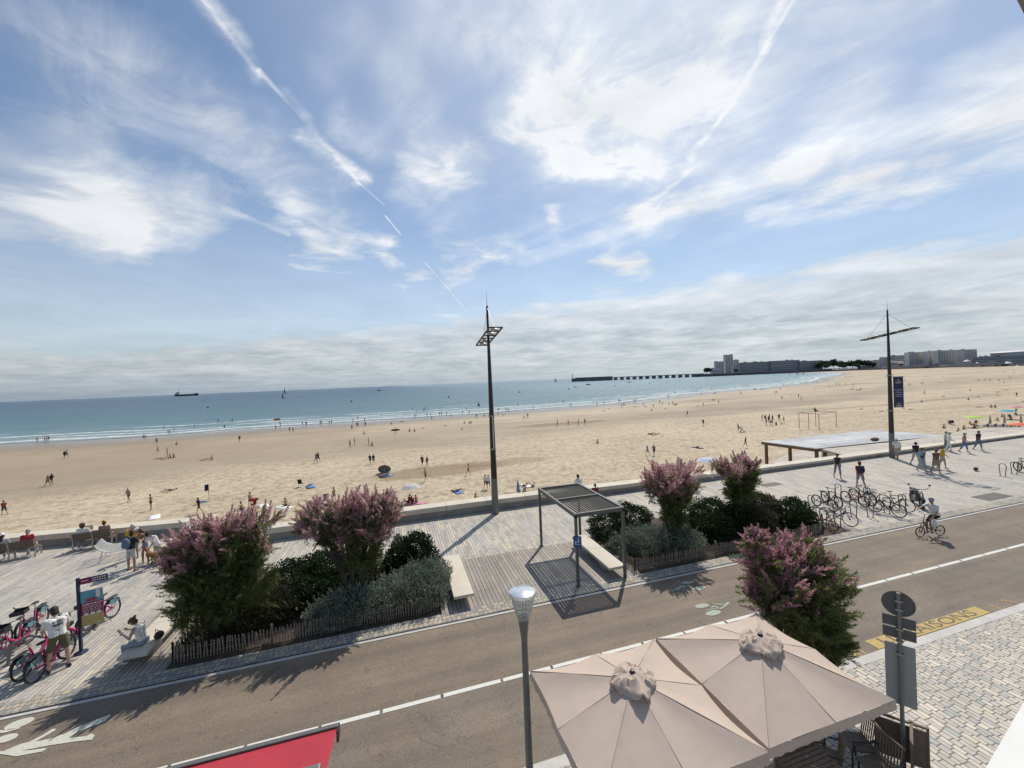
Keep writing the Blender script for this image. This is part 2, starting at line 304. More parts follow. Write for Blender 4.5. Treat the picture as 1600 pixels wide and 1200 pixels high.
def sand():
    m,T,b,o=new_mat('sand'); co=obj_co(T); x,y,z=T.sep(co)
    at_=T.node('ShaderNodeAttribute'); at_.attribute_name='shore'; sd=at_.outputs['Fac']
    foot=T.noise(co,1.5,6,.72,.4); big=T.noise(co,.06,5,.6); fine=T.noise(co,22,3,.6)
    st=T.noise(T.v('MULTIPLY',co,(.035,.32,1)),1.0,6,.62,.6)
    wetk=T.mr(T.m('ADD',sd,T.m('MULTIPLY',T.m('SUBTRACT',big,.5),9)),3,26,1,0,True)
    # smoother, damp grey-brown tidal bands across the middle of the beach
    wob=T.m('MULTIPLY',T.m('SUBTRACT',T.noise(T.v('MULTIPLY',co,(.02,.08,1)),1,4,.6),.5),32)
    yy=T.m('ADD',T.m('SUBTRACT',y,T.m('MULTIPLY',x,.2)),wob)
    bandk=T.m('MULTIPLY',T.mr(yy,70,82,0,1,True),T.mr(yy,118,88,0,1,True))
    bandk=T.m('MULTIPLY',bandk,T.mr(st,.36,.62,.15,1))
    drk=T.mr(x,30,-50,0,.85)
    soft=T.mr(yy,84,70,0,1)            # churned dry sand near the wall
    dry=T.ramp(foot,[(.33,(.25,.195,.13)),(.42,(.41,.335,.235)),(.5,(.53,.44,.32)),(.66,(.62,.52,.385))])
    flat=T.ramp(st,[(.34,(.36,.30,.22)),(.6,(.55,.46,.345))])
    c=T.mix(T.m('ADD',T.m('MULTIPLY',soft,.6),.4),flat,dry)
    c=T.mix(T.m('MULTIPLY',bandk,.75),c,(.27,.225,.17))
    c=T.mix(T.m('MULTIPLY',T.mr(yy,66,92),drk),c,(.33,.26,.185))
    c=T.mix(T.m('MULTIPLY',wetk,.8),c,(.22,.18,.135))
    dash=T.noise(T.v('MULTIPLY',co,(.55,1.3,1)),1.0,6,.72,.5); dash2=T.noise(T.v('MULTIPLY',co,(.16,.6,1)),1.0,6,.75,.8)
    c=T.mix(T.m('MULTIPLY',T.mr(dash,.56,.66,0,.5),T.m('ADD',.25,soft)),c,(.24,.17,.105))
    c=T.mix(T.mr(dash2,.57,.67,0,.42),c,(.25,.19,.13))
    c=T.mix(T.mr(dash2,.43,.33,0,.3),c,(.62,.51,.37))
    fs=T.noise(T.v('MULTIPLY',co,(.012,.085,1)),1.0,6,.65,.6); c=T.mix(T.m('MULTIPLY',T.mr(fs,.5,.64,0,.75),T.mr(T.m('ADD',y,T.m('MULTIPLY',x,.3)),85,130,.1,1)),c,(.25,.215,.17))
    # dug, darker patches
    for (ax,ay,rx,ry,k) in ((at(690,735,-4.3).x,at(690,735,-4.3).y,11,4.2,.8),(at(870,663,-4.3).x+2,at(870,663,-4.3).y,15,4.5,.85),(at(790,722,-4.3).x,at(790,722,-4.3).y,8,3,.5)):
        dd=T.v('LENGTH',T.v('MULTIPLY',T.v('SUBTRACT',T.comb(x,y,0),(ax,ay,0)),(1/rx,1/ry,0)))
        c=T.mix(T.m('MULTIPLY',T.mr(T.m('ADD',dd,T.m('MULTIPLY',T.noise(co,.6,5),.6)),1.3,1.0),T.mr(foot,.40,.56,k*.35,k)),c,(.23,.155,.085))
    c=T.mix(1.0,c,T.ramp(fine,[(.3,(.9,.9,.9)),(.7,(1.08,1.08,1.08))]),'MULTIPLY')
    c=T.mix(1.0,c,T.ramp(big,[(.3,(.9,.89,.87)),(.7,(1.06,1.06,1.06))]),'MULTIPLY')
    T.put(b.inputs['Base Color'],c); b.inputs['Specular IOR Level'].default_value=.25
    T.put(b.inputs['Roughness'],T.mr(wetk,0,1,.9,.28))
    h=T.m('ADD',T.m('MULTIPLY',foot,T.m('ADD',.25,soft)),T.m('MULTIPLY',fine,.08))
    T.put(b.inputs['Normal'],T.bump(h,.8,.22)); return m
m_sand=sand()
def water():
    m,T,b,o=new_mat('sea_water'); co=obj_co(T); x,y,z=T.sep(co)
    at_=T.node('ShaderNodeAttribute'); at_.attribute_name='shore'; sd=at_.outputs['Fac']
    w1=T.noise(T.v('MULTIPLY',co,(.12,.5,1)),1.,6,.65,.3); w2=T.noise(T.v('MULTIPLY',co,(.02,.09,1)),1.,5,.6)
    w3=T.noise(T.v('MULTIPLY',co,(.4,1.4,1)),1.2,4,.6)
    c=T.ramp(T.mr(T.m('ADD',sd,T.m('MULTIPLY',T.m('SUBTRACT',w2,.5),50)),0,1500),[(0,(.38,.40,.40)),(.007,(.33,.38,.39)),(.014,(.17,.28,.31)),(.05,(.10,.205,.255)),(.14,(.055,.14,.195)),(.4,(.035,.09,.145)),(1,(.02,.065,.125))])
    rgt=T.mr(x,-60,260,0,.5); c=T.mix(rgt,c,(.30,.43,.47))  # glare on the right-hand water, put into the base colour as a paler tint
    c=T.mix(T.mr(w1,.46,.62,0,.45),c,T.mix(.6,c,(.01,.05,.07))); c=T.mix(T.mr(w2,.4,.6,.0,.35),c,T.mix(.5,c,(.02,.08,.10)))
    # breaking lines parallel to the shore
    wob=T.m('MULTIPLY',T.m('SUBTRACT',T.noise(T.v('MULTIPLY',co,(.025,.01,1)),1,3,.5),.5),14)
    s2=T.m('ADD',sd,wob); foam=None
    patch=T.noise(T.v('MULTIPLY',co,(.03,.12,1)),1,4,.65); fn=T.noise(T.v('MULTIPLY',co,(.5,1.3,1)),1,5,.75)
    for (p0,wd,lo) in ((2.0,1.4,.25),(11,3.8,.28),(20,3.2,.40),(31,4.5,.42),(46,3.6,.48),(66,3.6,.54)):
        ln=T.m('MULTIPLY',T.mr(T.m('ABSOLUTE',T.m('SUBTRACT',s2,p0)),wd,wd*.2),T.mr(patch,lo,lo+.08))
        foam=ln if foam is None else T.m('MAXIMUM',foam,ln)
    foam=T.m('MULTIPLY',foam,T.mr(fn,.36,.56))
    sw=T.m('SINE',T.m('MULTIPLY',s2,.42)); swk=T.m('MULTIPLY',T.m('MULTIPLY',T.mr(sw,.35,.9),T.mr(patch,.35,.55,.3,1)),T.mr(sd,10,260,1,0)); c=T.mix(swk,c,(.035,.11,.115))
    c=T.mix(foam,c,(.82,.84,.84))
    T.put(b.inputs['Base Color'],c); T.put(b.inputs['Roughness'],T.mr(foam,0,1,.28,.8)); b.inputs['IOR'].default_value=1.33
    b.inputs['Specular IOR Level'].default_value=.22
    h=T.m('ADD',T.m('MULTIPLY',w1,1.),T.m('MULTIPLY',w3,.35))
    T.put(b.inputs['Normal'],T.bump(h,1.0,1.4)); return m
m_sea=water()
m_soil=mat('planter_mulch',(.035,.024,.017),.95,c2=(.1,.07,.048),scale=18,bump=1,bscale=30)
m_kerb=mat('kerb_stone',(.50,.48,.45),.8,.12,3,.3)
m_drain=mat('slot_drain',(.035,.035,.045),.5,.1)
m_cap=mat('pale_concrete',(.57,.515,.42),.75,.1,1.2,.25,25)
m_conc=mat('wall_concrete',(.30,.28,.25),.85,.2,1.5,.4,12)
m_white_paint=mat('road_paint',(.55,.54,.50),.7,c2=(.72,.71,.67),scale=25)
m_mast=mat('dark_mast_paint',(.035,.026,.022),.45,.15,3)
m_grey=mat('grey_steel',(.17,.17,.165),.45,.08,6,metal=.3)
m_perg=mat('pergola_paint',(.13,.13,.12),.45,.1,5,metal=.2)
m_galv=mat('galvanised',(.36,.36,.35),.4,.12,12,metal=.6)
m_black=mat('black_plastic',(.02,.02,.021),.45,.2)
m_rub=mat('tyre_rubber',(.018,.018,.018),.75,.2)
m_slat=mat('bench_wood',(.115,.08,.055),.7,c2=(.19,.14,.10),scale=14)
m_bone=mat('white_coat',(.72,.71,.68),.5,.05)
m_pal=mat('chestnut_pale',(.16,.12,.085),.85,c2=(.34,.27,.20),scale=9)
# ------------------------------------------------------------------ ground
SH=[(-6000,155),(-800,154),(-300,152),(-108,148),(-74,141),(-47,145),(18,146.5),(60,151),(108,160),(181,200),(251,217),(330,250),(400,288),(470,334),(535,379),(700,475),(850,562),(925,615),(1100,750),(1257,881),(1418,1095),(1444,1139),(1500,1300)]
def shore_y(x):
    for (a,b),(c,d) in zip(SH,SH[1:]):
        if a<=x<=c: return b+(d-b)*(x-a)/(c-a)
    return SH[-1][1]
def set_attr(me,name,vals):
    a=me.attributes.new(name,'FLOAT','POINT'); a.data.foreach_set('value',vals)
# sand: columns along the shore, rows from the sea wall to 40 m under water
def build_sand():
    xs=[-3000,-1000,-500,-300]+list(range(-240,421,6))+[470,535,600,700,790,880,930,1000,1100,1180,1257,1340,1418,1444,1500]
    V=[];A=[];Fa=[]
    rows=44
    for x in xs:
        y1=shore_y(x); y0=20
        for j in range(rows+1):
            f=(j/rows); y=y0+(y1-y0)*f**1.0; z=-4.3+.035*math.sin(x*.11+y*.23)+.03*math.sin(y*.31-x*.07)
            if y1-y<12: z=-4.3
            V.append((x,y,z)); A.append(y1-y)
        V.append((x,y1+60,-6.2)); A.append(-40)
    k=rows+2
    for i in range(len(xs)-1):
        for j in range(k-1): a=i*k+j; Fa.append((a,a+k,a+k+1,a+1))
    mb=MB(); mb.add(V,Fa); o=mb.build('beach_sand',m_sand,None,True); set_attr(o.data,'shore',A); struct(o)
    mb=MB(); mb.sheet([(1500,20),(9000,20),(9000,3000),(1500,1300)],-4.29); o=mb.build('beach_sand',m_sand); set_attr(o.data,'shore',[300]*4); struct(o)
build_sand()
def build_sea():
    offs=[-30,0,4,8,14,22,32,45,65,100,160,300,600,1500,4000,45000]
    xs=[-45000,-6000,-2000,-800,-500,-300]+list(range(-260,421,10))+[470,535,600,700,790,880,930,1000,1100,1180,1257,1340,1418,1444,1500]
    V=[];A=[];Fa=[]
    for x in xs:
        y0=shore_y(max(-6000,x))
        for d in offs: V.append((x,y0+d,-4.36)); A.append(max(d,-5) if d<1500 else 1500)
    k=len(offs)
    for i in range(len(xs)-1):
        for j in range(k-1): a=i*k+j; Fa.append((a,a+k,a+k+1,a+1))
    b=len(V); V+=[(1500,1300,-4.36),(1500,45000,-4.36),(45000,45000,-4.36),(45000,1500,-4.36)]; A+=[300,1500,1500,1500]
    Fa.append((b,b+3,b+2,b+1))
    mb=MB(); mb.add(V,Fa); o=mb.build('sea',m_sea,None,True); set_attr(o.data,'shore',A); struct(o)
build_sea()
m_bed=mat('sea_bed',(.1,.09,.07),.9)
mb=MB(); mb.sheet([(-45000,-3000),(45000,-3000),(45000,45000),(-45000,45000)],-8); struct(mb.build('ground',m_bed))
# promenade, road, kerbs
def sheetobj(name,poly,z0,z1,mt): return struct(MB().prism(poly,z0,z1).build(name,mt))
sheetobj('promenade_paving',[(-90,13.6),(-8.5,13.6),(-8.5,17.5),(-6.62,17.5),(-6.62,18.7),(1.2,18.7),(1.2,17.45),(9.0,17.45),(9.0,18.6),(20.6,18.6),(20.6,13.6),(260,13.6),(260,24.0),(-7.3,24.0),(-7.3,22.3),(-11.3,22.3),(-11.3,26.8),(-18.2,27.6),(-30,28.8),(-90,32)],-.3,0,m_prom)
sheetobj('deck_floor',[(-8.5,13.6),(-6.62,13.6),(-6.62,17.5),(-8.5,17.5)],-.3,.006,m_deck)
sheetobj('deck_floor',[(1.2,13.6),(9.0,13.6),(9.0,17.45),(1.2,17.45)],-.3,.006,m_deck)
sheetobj('planting_bed',[(-6.62,13.6),(1.2,13.6),(1.2,18.7),(-6.62,18.7)],-.3,-.004,m_soil)
sheetobj('planting_bed',[(9.0,13.6),(20.6,13.6),(20.6,18.6),(9.0,18.6)],-.3,-.004,m_soil)
sheetobj('kerb_setts',[(-90,13.08),(260,13.08),(260,13.6),(-90,13.6)],-.3,.012,m_strip)
sheetobj('slot_drain',[(-90,13.0),(260,13.0),(260,13.08),(-90,13.08)],-.3,-.004,m_drain)
sheetobj('far_kerb',[(-90,12.91),(260,12.91),(260,13.0),(-90,13.0)],-.3,.008,m_kerb)
sheetobj('road',[(-90,7.6),(260,7.6),(260,12.91),(-90,12.91)],-.3,-.01,m_asph)
sheetobj('near_kerb',[(-90,7.36),(260,7.36),(260,7.6),(-90,7.6)],-.3,.05,m_kerb)
sheetobj('sidewalk_setts',[(-90,4.3),(260,4.3),(260,7.36),(-90,7.36)],-.3,.045,m_cob)
m_gran=stone_mat('granite_slabs',.5,1.1,[(.36,.33,.31),(.33,.31,.29),(.38,.35,.33)],along='x',mort=.008,mcol=(.2,.19,.18))
sheetobj('granite_edge',[(-90,3.6),(260,3.6),(260,4.3),(-90,4.3)],-.3,.05,m_gran)
sheetobj('inner_sidewalk',[(-90,-8),(260,-8),(260,3.6),(-90,3.6)],-.3,.045,m_cob)
# centre line: worn dashes with studs
k=0; mb=MB()
x=-60.0
while x<200:
    L=1.35+.05*((k*7)%5); mb.box((x+L/2,10.06,-.006),(L-.07,.12,.006)); x+=L; k+=1
struct(mb.build('road_marking',m_white_paint))
x=-60.0; k=0; mb=MB()
while x<60:
    L=1.35+.05*((k*7)%5); x+=L; k+=1
    if k%2==0: mb.ring((x,10.06,-.004),.035,.009,'z',12,4)
struct(mb.build('road_marking',mat('stud_grey',(.2,.2,.19),.5)))
# yellow delivery bay marking
m_yel=mat('yellow_paint',(.30,.22,.08),.75,c2=(.58,.42,.13),scale=22)
mb=MB(); mb.box((14.98,7.86,-.005),(4.96,.36,.008)); struct(mb.build('road_marking',m_yel))
mb=MB()
for (a,b) in (((11.62,8.0),(11.8,7.66)),((11.9,8.0),(11.62,7.7)),((12.0,8.02),(11.96,7.66)),((17.98,8.02),(17.99,7.63)),((18.72,7.96),(18.95,7.62)),((18.62,7.93),(18.8,7.97)),((12.3,7.64),(17.4,7.62))):
    mb.bar((a[0],a[1],-.005),(b[0],b[1],-.005),.045,.008)
struct(mb.build('road_marking',m_yel))
m_tar=mat('marking_gap',(.12,.1,.08),.8)
t=text_obj('road_marking','LIVRAISONS',.40,m_tar,None,(14.93,7.86,.001),(0,0,0),.001,sx=1.95); struct(t)
# bicycle and arrow marks painted on the road
def ell(mb,c,a,b,rot,z,n=20):
    mb.sheet([(c[0]+a*math.cos(t)*math.cos(rot)-b*math.sin(t)*math.sin(rot),c[1]+a*math.cos(t)*math.sin(rot)+b*math.sin(t)*math.cos(rot)) for t in [2*math.pi*i/n for i in range(n)]],z)
m_mint=mat('faded_mint_paint',(.24,.27,.22),.75,c2=(.44,.50,.41),scale=26)
def bikemark(px):
    mb=MB()
    for p in px: 
        mb.add([tuple(at(a,b,0.0)) for a,b in p],[tuple(range(len(p)))[::-1]])
    return mb
def ellpx(cx,cy,rx,ry,sl,n=18): return [(cx+rx*math.cos(2*math.pi*i/n),cy+ry*math.sin(2*math.pi*i/n)+sl*rx*math.cos(2*math.pi*i/n)) for i in range(n)]
o=bikemark([ellpx(1097,946.5,11,3.4,-.1),ellpx(1114.5,957.5,12,4.2,-.12),
  [(1102,953.5),(1112,951),(1124,951),(1130,947),(1133,944.5),(1126,944.8),(1114,944),(1114,943.2),(1128,943.4),(1134,943.5),(1134,941.5),(1139,940.6),(1141,942),(1137,944.5),(1134,947),(1127,951.6),(1112,952.2),(1103,954.2)],
  [(1110,949),(1114,946.6),(1119,947),(1124,949.8),(1122,950.4),(1116,948.2),(1112,949.6)]]).build('road_marking',m_mint); struct(o)
o=bikemark([ellpx(1075,910,10,2.6,-.1),ellpx(1092,919,10.5,3,-.12),[(1047,922.5),(1054,920.5),(1064,914.5),(1070,915.5),(1085,913),(1070,917),(1076,919),(1066,917.5),(1060,921),(1075,921.3),(1055,922.2),(1050,924)]]).build('road_marking',m_mint); struct(o)
m_cream=mat('cream_paint',(.47,.46,.39),.7,c2=(.60,.59,.50),scale=14)
def q(l): return [(a/7.273,1080+b/7.273) for a,b in l]
ps=[[(a/7.273,1080+b/7.273) for a,b in ellpx(218,367,176,42,-.34)],[(a/7.273,1080+b/7.273) for a,b in ellpx(70,535,140,40,-.3)],
 q([(-60,445),(60,440),(235,408),(225,422),(60,470),(-60,480)]),
 q([(-60,680),(40,680),(230,600),(330,575),(480,500),(590,430),(640,425),(620,450),(400,575),(560,540),(720,485),(900,400),(1250,262),(1255,285),(1190,345),(900,455),(780,530),(980,510),(1040,480),(1075,500),(1045,550),(860,570),(560,615),(250,675),(360,668),(515,645),(530,655),(480,685),(180,740),(20,715),(-60,720)])]
def poly_fix(ps,mt):
    mb=MB()
    for p in ps: mb.add([tuple(at(a,b,0.0)) for a,b in p],[tuple(range(len(p)))[::-1]])
    o=mb.build('road_marking',mt)
    import bmesh
    bm=bmesh.new(); bm.from_mesh(o.data); bmesh.ops.triangulate(bm,faces=bm.faces[:]); bm.to_mesh(o.data); bm.free(); return struct(o)
poly_fix(ps,m_cream)
# manhole covers
m_iron=mat('cast_iron',(.1,.085,.075),.7,.3,20,.6,60)
for (px,py,a,b,l) in ((1205,757,1.5,.62,'brown rusty metal cover plate set in paving near the right planting bed'),(1550,776,2.2,.8,'wide dark drain grate set in paving by the road at right')):
    p=at(px,py); tag(MB().box((0,0,.004),(a,b,.012)).build('drain_cover',m_iron,None,loc=p),l,'drain cover')
# ------------------------------------------------------------------ sea walls
WH=.75
def wh(x): 
    K=[(-200,.74),(5,.68),(26,.42),(61,.28),(400,.22)]
    for (a,b),(c,d) in zip(K,K[1:]):
        if a<=x<=c: return b+(d-b)*(x-a)/(c-a)
def wallrun(name,label,pts,w=.85,cat='wall'):
    t=thing(name,label,cat,(0,0,0)); cap=MB(); bs=MB()
    for a,b in zip(pts,pts[1:]):
        a=Vector((*a,0)); b=Vector((*b,0)); d=(b-a).normalized(); n=Vector((-d.y,d.x,0)); L=(b-a).length; k=max(1,round(L/2.4))
        for i in range(k):
            p=a+d*(L*i/k+.008); r=a+d*(L*(i+1)/k-.008); hp,hr=wh(p.x),wh(r.x); tp,tr_=hp*.42,hr*.42
            q=[p,p+n*w,r+n*w,r]; H=[hp,hp,hr,hr]; B=[hp-tp,hp-tp,hr-tr_,hr-tr_]
            cap.add([(v.x,v.y,z) for v,z in zip(q,B)]+[(v.x,v.y,z) for v,z in zip(q,H)],[(3,2,1,0),(4,5,6,7),(0,1,5,4),(1,2,6,5),(2,3,7,6),(3,0,4,7)])
            p2=p-d*.008+n*.12; r2=r+d*.008+n*.12; q=[p2,p2+n*(w-.12),r2+n*(w-.12),r2]; B=[hp-tp,hp-tp,hr-tr_,hr-tr_]
            bs.add([(v.x,v.y,-5) for v in q]+[(v.x,v.y,z-.002) for v,z in zip(q,B)],[(3,2,1,0),(4,5,6,7),(0,1,5,4),(1,2,6,5),(2,3,7,6),(3,0,4,7)])
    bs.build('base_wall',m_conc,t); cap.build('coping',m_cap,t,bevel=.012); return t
wallrun('sea_wall','pale concrete sea wall with stone coping running behind the pergola',[(-7.1,23.3),(5,23.35),(25,23.6),(61,24.0),(120,24.6),(250,26)])
wallrun('sea_wall','pale concrete sea wall behind the wooden benches at the left',[(-90,31.5),(-30,28.3),(-18.2,27.15),(-11.5,26.4)])
wallrun('stair_wall','sloping pale concrete side wall of the beach stairs behind the talking group',[(-10.95,27.3),(-10.95,22.5)],.6)
# stairs to the beach
t=thing('beach_stairs','concrete stairs going down to the sand behind the left pink tree','stairs',(-9.1,22.3,0)); mb=MB()
for i in range(25): mb.box((0,.16+i*.32,-.09-i*.172-2.5),(3.4,.32,5))
mb.build('flight',m_cap,t)
t=thing('handrail','grey tubular handrail with posts at the head of the beach stairs','handrail',(0,0,0)); a=at(251,870); b=at(272,867)
for p in(a,b,a+(b-a)*2.4): MB().tube([p,p+Vector((0,0,1.0))],.03).build('post',m_grey,t)
MB().tube([a+Vector((0,0,1)),b+Vector((0,0,1)),a+(b-a)*2.4+Vector((0,0,1))],.03).build('rail',m_grey,t)
MB().tube([a+Vector((0,0,.5)),a+(b-a)*2.4+Vector((0,0,.5))],.015).build('rail',m_grey,t)
# ------------------------------------------------------------------ stone benches
def slab_bench(label,s0,s1,t0,t1,joint=None):
    t=thing('stone_bench',label,'bench',((s0+s1)/2,(t0+t1)/2,0),0,'pale stone slab benches on the decks')
    w,l=s1-s0,t1-t0; ys=[-l/2]+([joint-(t0+t1)/2] if joint else [])+[l/2]; mb=MB()
    for a,b in zip(ys,ys[1:]): mb.box((0,(a+b)/2,.40),(w,b-a-.006,.10))
    mb.build('seat',m_cap,t,bevel=.008)
    MB().box((.0,-l/2+.9,.175),(w*.5,.5,.35)).build('plinth',m_conc,t); MB().box((0,l/2-.9,.175),(w*.5,.5,.35)).build('plinth',m_conc,t)
slab_bench('long pale stone bench with the seated woman beside the left tree',-7.85,-7.15,13.9,18.6,15.6)
slab_bench('pale stone bench between grey bushes and the open wooden deck',1.63,2.33,13.7,17.1)
slab_bench('pale stone bench in the pergola shade beside the right hedge',7.6,8.3,13.62,17.0,15.4)
# ------------------------------------------------------------------ pergola
t=thing('pergola','dark grey steel pergola with slatted roof over the wooden deck','pergola',(7.26,15.55,0))
X=1.0; Y=1.95; Hh=2.75
for sx in(-1,1):
    for sy in(-1,1):
        if sy==1 and sx==1: pass
        p=MB().box((sx*X,sy*Y,Hh/2-.04),(.1,.1,Hh-.08)).build('post',m_perg,t,bevel=.006); MB().box((sx*X,sy*Y,.012),(.2,.2,.012)).build('foot_plate',m_perg,p)
for sy in(-1,0,1): MB().box((0,sy*Y,Hh-.075),(2*X-.1,.08,.15)).build('cross_beam',m_perg,t,bevel=.004)
for sx in(-1,1): MB().box((sx*X,0,Hh-.077),(.1,2*Y+.1,.156)).build('side_beam',m_perg,t,bevel=.004)
for sy in(-1,1):
    mb=MB(); n=17
    for i in range(n): mb.box((-X+.1+(2*X-.2)*i/(n-1),sy*Y/2,Hh-.08),(.012,Y-.09,.098),ry=R(-24))
    mb.build('slat_panel',m_perg,t)
m_blue=mat('sign_blue',(.02,.10,.32),.4,.05)
s=MB().box((-1.0,-2.03,1.72),(.02,.3,.42),rz=R(60)).build('path_sign',m_blue,t)
mb=MB(); q0=Vector((-1.0,-2.03,1.72)); dn=Vector((-math.cos(R(60)),-math.sin(R(60)),0))*.014; ax=Vector((-math.sin(R(60)),math.cos(R(60)),0))
for (u,v,w,h) in((-.04,.12,.05,.05),(-.04,.02,.05,.12),(.06,.0,.05,.05),(.06,-.07,.04,.08),(-.03,-.1,.12,.02)):
    c=q0+dn+ax*u+Vector((0,0,v)); mb.box(c,(.004,w,h),rz=R(60))
mb.build('pictogram',m_bone,s)
# ------------------------------------------------------------------ vegetation
def np_mesh(name,V,Fq,mt,parent=None,mi=None,mats=None):
    me=bpy.data.meshes.new(name); nv=len(V); k=Fq.shape[1]; nf=len(Fq)
    me.vertices.add(nv); me.vertices.foreach_set('co',V.astype(np.float32).ravel())
    me.loops.add(nf*k); me.loops.foreach_set('vertex_index',Fq.astype(np.int32).ravel())
    me.polygons.add(nf); me.polygons.foreach_set('loop_start',np.arange(0,nf*k,k,dtype=np.int32))
    me.update(calc_edges=True); 
    for q in (mats or [mt]): me.materials.append(q)
    o=bpy.data.objects.new(name,me); col.objects.link(o)
    if parent: o.parent=parent
    return o
def unit(a): return a/np.maximum(np.linalg.norm(a,axis=-1,keepdims=True),1e-9)
def slivers(P,D,L,W,twist=None):        # P base points, D directions, lengths, widths -> quads tapered
    n=len(P); r=unit(RNG.normal(size=(n,3))); S=unit(np.cross(D,r)); L=np.asarray(L).reshape(-1,1)*np.ones((n,1)); W=np.asarray(W).reshape(-1,1)*np.ones((n,1))
    V=np.stack([P-S*W*.5,P+S*W*.5,P+D*L*.55+S*W*.6,P+D*L,P+D*L*.55-S*W*.6],1)
    return V.reshape(-1,3),np.arange(n*5).reshape(n,5)
m_tg=leaf_mat('tamarisk_green',[(.10,.135,.045),(.17,.21,.075),(.22,.25,.10),(.13,.165,.06)],.6,.55)
m_tp=leaf_mat('tamarisk_blossom',[(.56,.34,.37),(.66,.44,.46),(.74,.54,.53),(.56,.37,.39),(.70,.50,.49)],.7,.6,.2)
m_tp2=leaf_mat('tamarisk_blossom_magenta',[(.54,.25,.34),(.63,.33,.42),(.70,.44,.48),(.44,.26,.23),(.64,.43,.43)],.7,.5,.2)
m_bark=mat('bark',(.05,.04,.03),.9,c2=(.10,.08,.06),scale=10,bump=.6)
def tamarisk(label,base,lobes,seed,pink,pm,flow=(0,0),name='tamarisk_tree',sc=1.0,dn=250):
    """lobes: list of (x,y,z,rx,ry,rz, pinkness) relative to the base"""
    rg=np.random.default_rng(seed); t=thing(name,label,'tree',base,0)
    k_=sc; lobes=[(a*k_,b*k_,CAMH-(CAMH-c)*k_,d*k_,e*k_,f*k_,g) for a,b,c,d,e,f,g in lobes]
    tr=MB(); br=MB(); G=[];GD=[];K=[];KD=[];TW=MB()
    rd=random.Random(seed)
    for li,(lx,ly,lz,rx,ry,rz,pk) in enumerate(lobes):
        c=np.array((lx,ly,lz)); start=np.array((lx*.12,ly*.12,0.0))
        mid=np.array((lx*.5,ly*.5,max(.3,lz*.42)))+rg.normal(0,.06,3)
        tr.tube([start,(start*2+mid)/3+rg.normal(0,.03,3),mid,c*.97+rg.normal(0,.05,3)],[.085,.07,.055,.025],7)
        nb=int(34*max(.6,rx*ry*rz)**.5)+10
        for b in range(nb):
            d=unit(rg.normal(size=3)*np.array((1,1,.9))+np.array((0,0,.25))); tip=c+d*np.array((rx,ry,rz))*rg.uniform(.5,1.12)
            s0=mid+(c-mid)*rg.uniform(0,1.); m2=(s0+tip)/2+rg.normal(0,.08,3)+np.array((0,0,.08))
            if b%2==0: br.tube([s0,m2,tip],[.022,.012,.005],4,caps=False)
            # plumes around the tip
            for q in range(rg.integers(4,7)):
                pd=unit(d*np.array((1,1,.7))*.7+np.array((flow[0],flow[1],.85))+rg.normal(0,.33,3)); pl=rg.uniform(.34,.8)*min(1.15,(rx+rz)/1.6+.3)
                p0=tip-pd*pl*.5+rg.normal(0,.12,3)*np.array((rx,ry,rz))
                h=(p0[2]-lz)/rz; pd=pd; out=np.linalg.norm((p0-c)/np.array((rx,ry,rz)))
                prob=pk+.12+.55*h+.5*(out-.75)
                ispink=rg.uniform()<prob
                n=int(pl*(dn if ispink else 150)); u=rg.uniform(0,1,n)**.85
                bend=np.stack([u*0,u*0,-.22*u*u*pl],1) if not ispink else np.stack([u*0,u*0,-.08*u*u*pl],1)
                rad=(.075 if ispink else .075)*(1.05-u)[:,None]*pl/.45
                off=unit(rg.normal(size=(n,3)))*rg.uniform(.15,1,(n,1))*rad
                P=p0+pd*(u*pl)[:,None]+bend+off; D=unit(pd+off/np.maximum(rad,.01)*.75+rg.normal(0,.22,(n,3)))
                (K if ispink else G).append(P); (KD if ispink else GD).append(D)
    tr.build('trunk',m_bark,t,True); tag(br.build('branches',m_bark,t),kind='stuff')
    if G:
        P=np.concatenate(G);D=np.concatenate(GD); V,Fq=slivers(P,D,rg.uniform(.05,.11,len(P)),.0095); np_mesh('foliage',V,Fq,m_tg,t)
    if K:
        P=np.concatenate(K);D=np.concatenate(KD); V,Fq=slivers(P,D,rg.uniform(.03,.055,len(P)),.021); np_mesh('blossom',V,Fq,pm,t)
    return t
tamarisk('wide tamarisk with pinkish purple top and dark green body beside the long stone bench',(-5.37,14.75,0),
 [(-.6,-.1,1.3,1.0,.9,.95,-.5),(.35,.1,1.7,1.0,.9,1.0,-.45),(-.95,0,2.65,.8,.75,.62,.8),(-.2,.1,3.0,.95,.8,.62,.85),(.75,.15,2.85,.7,.7,.7,.35),(-.1,-.5,1.0,1.0,.6,.75,-.9),(-.75,-.3,1.0,.75,.6,.7,-.9),(-.9,0,1.7,.7,.6,.6,-.3),(.7,-.2,1.2,.7,.6,.7,-.9),(-1.3,0,2.1,.5,.5,.5,.75),(.2,-.1,2.2,1.0,.8,.8,-.1)],11,.3,m_tp,sc=.93)
tamarisk('pale pink tamarisk with two crowns above the dark hedge, between benches',(-1.55,14.95,0),
 [(-1.25,.1,2.75,.8,.75,.62,.65),(-.45,0,2.95,.7,.7,.6,.7),(.5,0,2.95,.85,.8,.68,.7),(.3,0,2.35,.75,.7,.55,.55),(1.1,.1,2.85,.5,.5,.65,.65),(.75,-.1,2.15,.6,.55,.6,.7),(-.1,-.1,2.3,.6,.5,.5,.6),(.25,-.1,1.4,.55,.5,.75,-.6),(-.9,0,2.2,.45,.4,.4,.35)],23,.6,m_tp,sc=.90)
